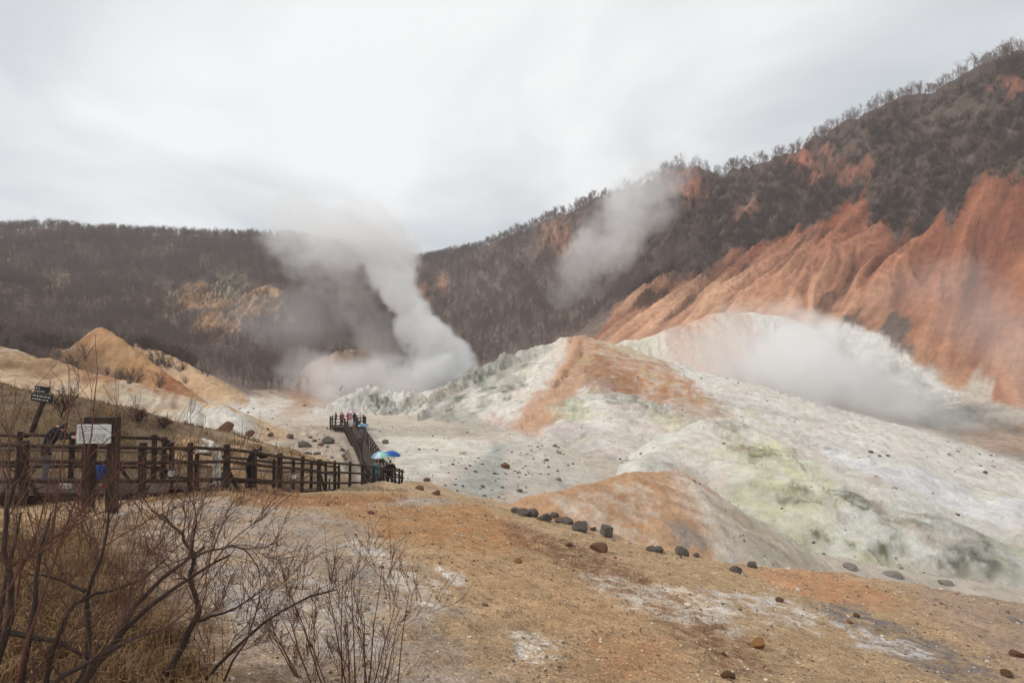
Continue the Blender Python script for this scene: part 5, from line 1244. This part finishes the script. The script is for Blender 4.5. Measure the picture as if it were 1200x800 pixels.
HAIRB = mat('brown_hair', (84, 58, 42), 0.6, 0.4, 0.2, 20.0)
person('person in dark navy hooded jacket leaning over behind the near fence', on_deck(58, 14.1), -1.15, 1.66, NAVY, GREY, 'lean', hood=True, arm='rail')
b_ = on_deck(82, 13.75); bm = bmesh.new(); bevel_box(bm, (0, 0, .16), (.30, .14, .30), .04, None, .015); bag = link('tote_bag', bm_mesh('tote_bag', bm, CREAM)); bag.location = b_; tag(bag, 'white bag standing on the boardwalk beside the navy jacket person', 'bag')
person('child in blue jacket and red shoes crouching behind the notice board', on_deck(122, 13.9), -1.3, 1.25, BLUE, DENIM, 'crouch', hair=HAIRB, shoe=REDSHOE)
person('person in long cream hooded coat bending behind the fence', on_deck(258, 15.9), 2.4, 1.60, CREAM, CREAM, 'lean', hood=True, arm='rail')
person('person in black clothes stooping behind the fence right of the cream coat', on_deck(294, 17.2), -1.0, 1.45, BLACK, BLACK, 'lean', arm='rail')
pA = on_deck(443, 30.6); person('person in teal coat under the mint and pale umbrella', pA, .3, 1.62, TEAL, DENIM, 'stand', arm='hold')
umbrella('mint and pale blue striped umbrella at the end of the near fence', pA + Vector((.12, .2, 1.98)), [MINT, SKYB, LILAC], .50, (.12, -.1))
pB = on_deck(458, 31.8); person('person in black coat under the blue umbrella', pB, -.2, 1.70, BLACK, BLACK, 'stand', arm='hold')
umbrella('plain blue umbrella at the end of the near fence', pB + Vector((.1, .2, 2.12)), [UBLUE], .50, (.05, .12))
pC = on_deck(449, 33.0) + Vector((.0, 0, 0)); person('person in dark brown coat between the two umbrella holders', pC, 3.0, 1.6, BROWN, BLACK, 'stand')
for i, (a, f_, j_, t_, lab, hh) in enumerate(((-1.5, 2.6, BLACK, DENIM, 'person in black at the left rear corner of the viewing platform', 1.7), (-.7, 2.7, RED, BLACK, 'person in red jacket at the rear of the viewing platform', 1.62), (.0, 2.5, GREY, BLACK, 'person in grey at the middle of the viewing platform', 1.72),
        (.8, 2.7, NAVY, DENIM, 'person in navy right of the middle of the viewing platform', 1.66), (1.5, 2.3, CREAM, BROWN, 'person in cream at the right of the viewing platform', 1.6), (.2, 1.3, PINK, GREY, 'person in pink under the pink umbrella on the viewing platform', 1.58), (-1.0, 1.4, BROWN, BLACK, 'person in brown at the front left of the viewing platform', 1.7))):
    person(lab, pe - pl_ * a + pdir * f_ + Vector((0, 0, .025)), random.uniform(-2, 2), hh, j_, t_, 'stand', arm='hold' if j_ is PINK else 'down', group='people on the viewing platform')
    if j_ is PINK: umbrella('pink and white umbrella on the viewing platform', pe - pl_ * a + pdir * f_ + Vector((.1, .1, 1.95)), [PINK, LILAC], .55)
for t, off, j_, t_, lab in ((58, .2, GREY, DENIM, 'person in grey with blue grey umbrella on the far boardwalk'), (66, -.3, CREAM, BLACK, 'person in cream walking on the far boardwalk near the platform'), (53, -.35, BROWN, BLACK, 'person in brown walking on the near half of the far boardwalk')):
    x = np.interp(t, [p[1] for p in FAR_WALK], [p[0] for p in FAR_WALK]) + off; z = np.interp(t, [p[1] for p in FAR_WALK], [p[2] for p in FAR_WALK]) + .025
    person(lab, Vector((x, t, z)), .4, 1.66, j_, t_, 'stand', arm='hold' if j_ is GREY else 'down', group='people on the far boardwalk')
    if j_ is GREY: umbrella('blue grey umbrella on the far boardwalk', Vector((x + .1, t + .15, z + 2.0)), [SKYB, cloth('slate', (96, 112, 128))], .58)
print('PEOPLE', time.time() - T0)

# ------------------------------------------------------------------ steam
def steam_mat(name, density):
    m = bpy.data.materials.new(name); m.use_nodes = True; n, l = nodes_of(m); n.clear()
    o = n.new('ShaderNodeOutputMaterial'); v = n.new('ShaderNodeVolumePrincipled'); v.inputs['Color'].default_value = (.998, .998, .998, 1); v.inputs['Density'].default_value = density
    v.inputs['Anisotropy'].default_value = 0.1; l.new(v.outputs[0], o.inputs['Volume']); return m
def steam(name, label, axis, density, res=80, nscale=.12, erode=1.0, seed=0.0, power=1.0):
    """axis: (px, py, depth, radius px, strength); a voxel cloud round that axis, torn by noise"""
    A = np.array([[*P(a, b, Y_), r * Y_ / F, s_] for a, b, Y_, r, s_ in axis]); pts_ = []
    for p, q in zip(A[:-1], A[1:]):
        m = max(int(np.linalg.norm(q[:3] - p[:3]) / 1.0), 2)
        for i in range(m): pts_.append(p + (q - p) * i / m)
    pts_.append(A[-1]); S = np.array(pts_)
    me_ = bpy.data.meshes.new(name); me_.vertices.add(len(S)); me_.vertices.foreach_set('co', S[:, :3].astype(np.float32).ravel())
    pattr(me_, 'rad', 'FLOAT', S[:, 3].astype(np.float32)); pattr(me_, 'den', 'FLOAT', S[:, 4].astype(np.float32))
    o = link(name, me_); tag(o, label, 'steam', kind='stuff')
    lo, hi = (S[:, :3] - S[:, 3:4] * 1.25).min(0), (S[:, :3] + S[:, 3:4] * 1.25).max(0); ext = hi - lo; vox = ext.max() / res
    ng = bpy.data.node_groups.new(name, 'GeometryNodeTree'); nn, ll = ng.nodes, ng.links
    ng.interface.new_socket('Geometry', in_out='INPUT', socket_type='NodeSocketGeometry'); ng.interface.new_socket('Geometry', in_out='OUTPUT', socket_type='NodeSocketGeometry')
    gi, go = nn.new('NodeGroupInput'), nn.new('NodeGroupOutput')
    def M(op, a, b=None, c=None):
        x = nn.new('ShaderNodeMath'); x.operation = op
        for i, v in enumerate((a, b, c)):
            if v is None: continue
            if isinstance(v, (int, float)): x.inputs[i].default_value = v
            else: ll.new(v, x.inputs[i])
        return x.outputs[0]
    pos = nn.new('GeometryNodeInputPosition').outputs[0]
    def noise(scale, det, off):
        vm = nn.new('ShaderNodeVectorMath'); vm.operation = 'ADD'; ll.new(pos, vm.inputs[0]); vm.inputs[1].default_value = (off, off * 2, off * 3)
        t = nn.new('ShaderNodeTexNoise'); t.inputs['Scale'].default_value = scale; t.inputs['Detail'].default_value = det; t.inputs['Roughness'].default_value = .6; ll.new(vm.outputs[0], t.inputs['Vector']); return t
    nw = noise(nscale * .6, 2, 40 + seed)
    sub_ = nn.new('ShaderNodeVectorMath'); sub_.operation = 'SUBTRACT'; ll.new(nw.outputs['Color'], sub_.inputs[0]); sub_.inputs[1].default_value = (.5, .5, .5)
    sn0 = nn.new('GeometryNodeSampleNearest'); ll.new(gi.outputs[0], sn0.inputs[0]); ll.new(pos, sn0.inputs['Sample Position'])
    def samp(idx, t, val):
        x = nn.new('GeometryNodeSampleIndex'); x.data_type = t; x.domain = 'POINT'; ll.new(gi.outputs[0], x.inputs['Geometry']); ll.new(val, x.inputs['Value']); ll.new(idx, x.inputs['Index']); return x.outputs[0]
    def na(n_, t):
        x = nn.new('GeometryNodeInputNamedAttribute'); x.data_type = t; x.inputs['Name'].default_value = n_; return x.outputs['Attribute']
    r0 = samp(sn0.outputs[0], 'FLOAT', na('rad', 'FLOAT'))
    sc_ = nn.new('ShaderNodeVectorMath'); sc_.operation = 'SCALE'; ll.new(sub_.outputs[0], sc_.inputs[0]); ll.new(M('MULTIPLY', r0, 1.3), sc_.inputs['Scale'])
    wp = nn.new('ShaderNodeVectorMath'); wp.operation = 'ADD'; ll.new(pos, wp.inputs[0]); ll.new(sc_.outputs[0], wp.inputs[1])
    sn = nn.new('GeometryNodeSampleNearest'); ll.new(gi.outputs[0], sn.inputs[0]); ll.new(wp.outputs[0], sn.inputs['Sample Position'])
    ps = samp(sn.outputs[0], 'FLOAT_VECTOR', pos); rs = samp(sn.outputs[0], 'FLOAT', na('rad', 'FLOAT')); ds = samp(sn.outputs[0], 'FLOAT', na('den', 'FLOAT'))
    dist = nn.new('ShaderNodeVectorMath'); dist.operation = 'DISTANCE'; ll.new(wp.outputs[0], dist.inputs[0]); ll.new(ps, dist.inputs[1])
    e = M('SUBTRACT', 1.0, M('DIVIDE', dist.outputs['Value'], rs))
    nz = noise(nscale, 5, seed).outputs['Fac' if 'Fac' in nw.outputs else 0]
    nz = M('MULTIPLY', M('SUBTRACT', nz, .5), 2.6 * erode)
    nz2 = M('MULTIPLY', M('SUBTRACT', noise(nscale * 3.2, 4, seed + 11).outputs['Fac' if 'Fac' in nw.outputs else 0], .5), 1.5 * erode)
    v = M('ADD', M('MULTIPLY', e, 1.5), M('ADD', nz, nz2)); v = M('MULTIPLY', v, 1.4); v = M('MINIMUM', M('MAXIMUM', v, 0.0), 1.0)
    v = M('MULTIPLY', v, M('MINIMUM', M('MAXIMUM', M('MULTIPLY', e, 4.0), 0.0), 1.0))
    v = M('MULTIPLY', M('POWER', v, power), ds)
    vc = nn.new('GeometryNodeVolumeCube'); ll.new(v, vc.inputs['Density']); vc.inputs['Background'].default_value = 0
    vc.inputs['Min'].default_value = tuple(lo); vc.inputs['Max'].default_value = tuple(hi)
    for ax, e_ in zip('XYZ', ext): vc.inputs['Resolution ' + ax].default_value = max(int(e_ / vox), 8)
    sm = nn.new('GeometryNodeSetMaterial'); sm.inputs['Material'].default_value = steam_mat(name, density)
    ll.new(vc.outputs[0], sm.inputs[0]); ll.new(sm.outputs[0], go.inputs[0])
    md = o.modifiers.new('cloud', 'NODES'); md.node_group = ng; return o
for S_ in STEAM: steam(**S_)

# ------------------------------------------------------------------ thin haze in the valley air
if HAZE:
    bm = bmesh.new(); bmesh.ops.create_cube(bm, size=1.0); hm = bpy.data.materials.new('haze_air'); hm.use_nodes = True; n, l = nodes_of(hm); n.clear()
    o_ = n.new('ShaderNodeOutputMaterial'); v_ = n.new('ShaderNodeVolumePrincipled'); v_.inputs['Color'].default_value = (.93, .95, .97, 1); v_.inputs['Density'].default_value = HAZE; l.new(v_.outputs[0], o_.inputs['Volume'])
    hz = link('haze', bm_mesh('haze', bm, hm)); zlo, zhi = float(Z.min()) - 1.5, float(max(p[2] for p in SKY3)) + 25
    hz.scale = (960, 560, zhi - zlo); hz.location = (0, 230, (zlo + zhi) / 2); tag(hz, 'thin pale haze filling the valley air', 'haze', kind='stuff')
print('DONE', time.time() - T0)
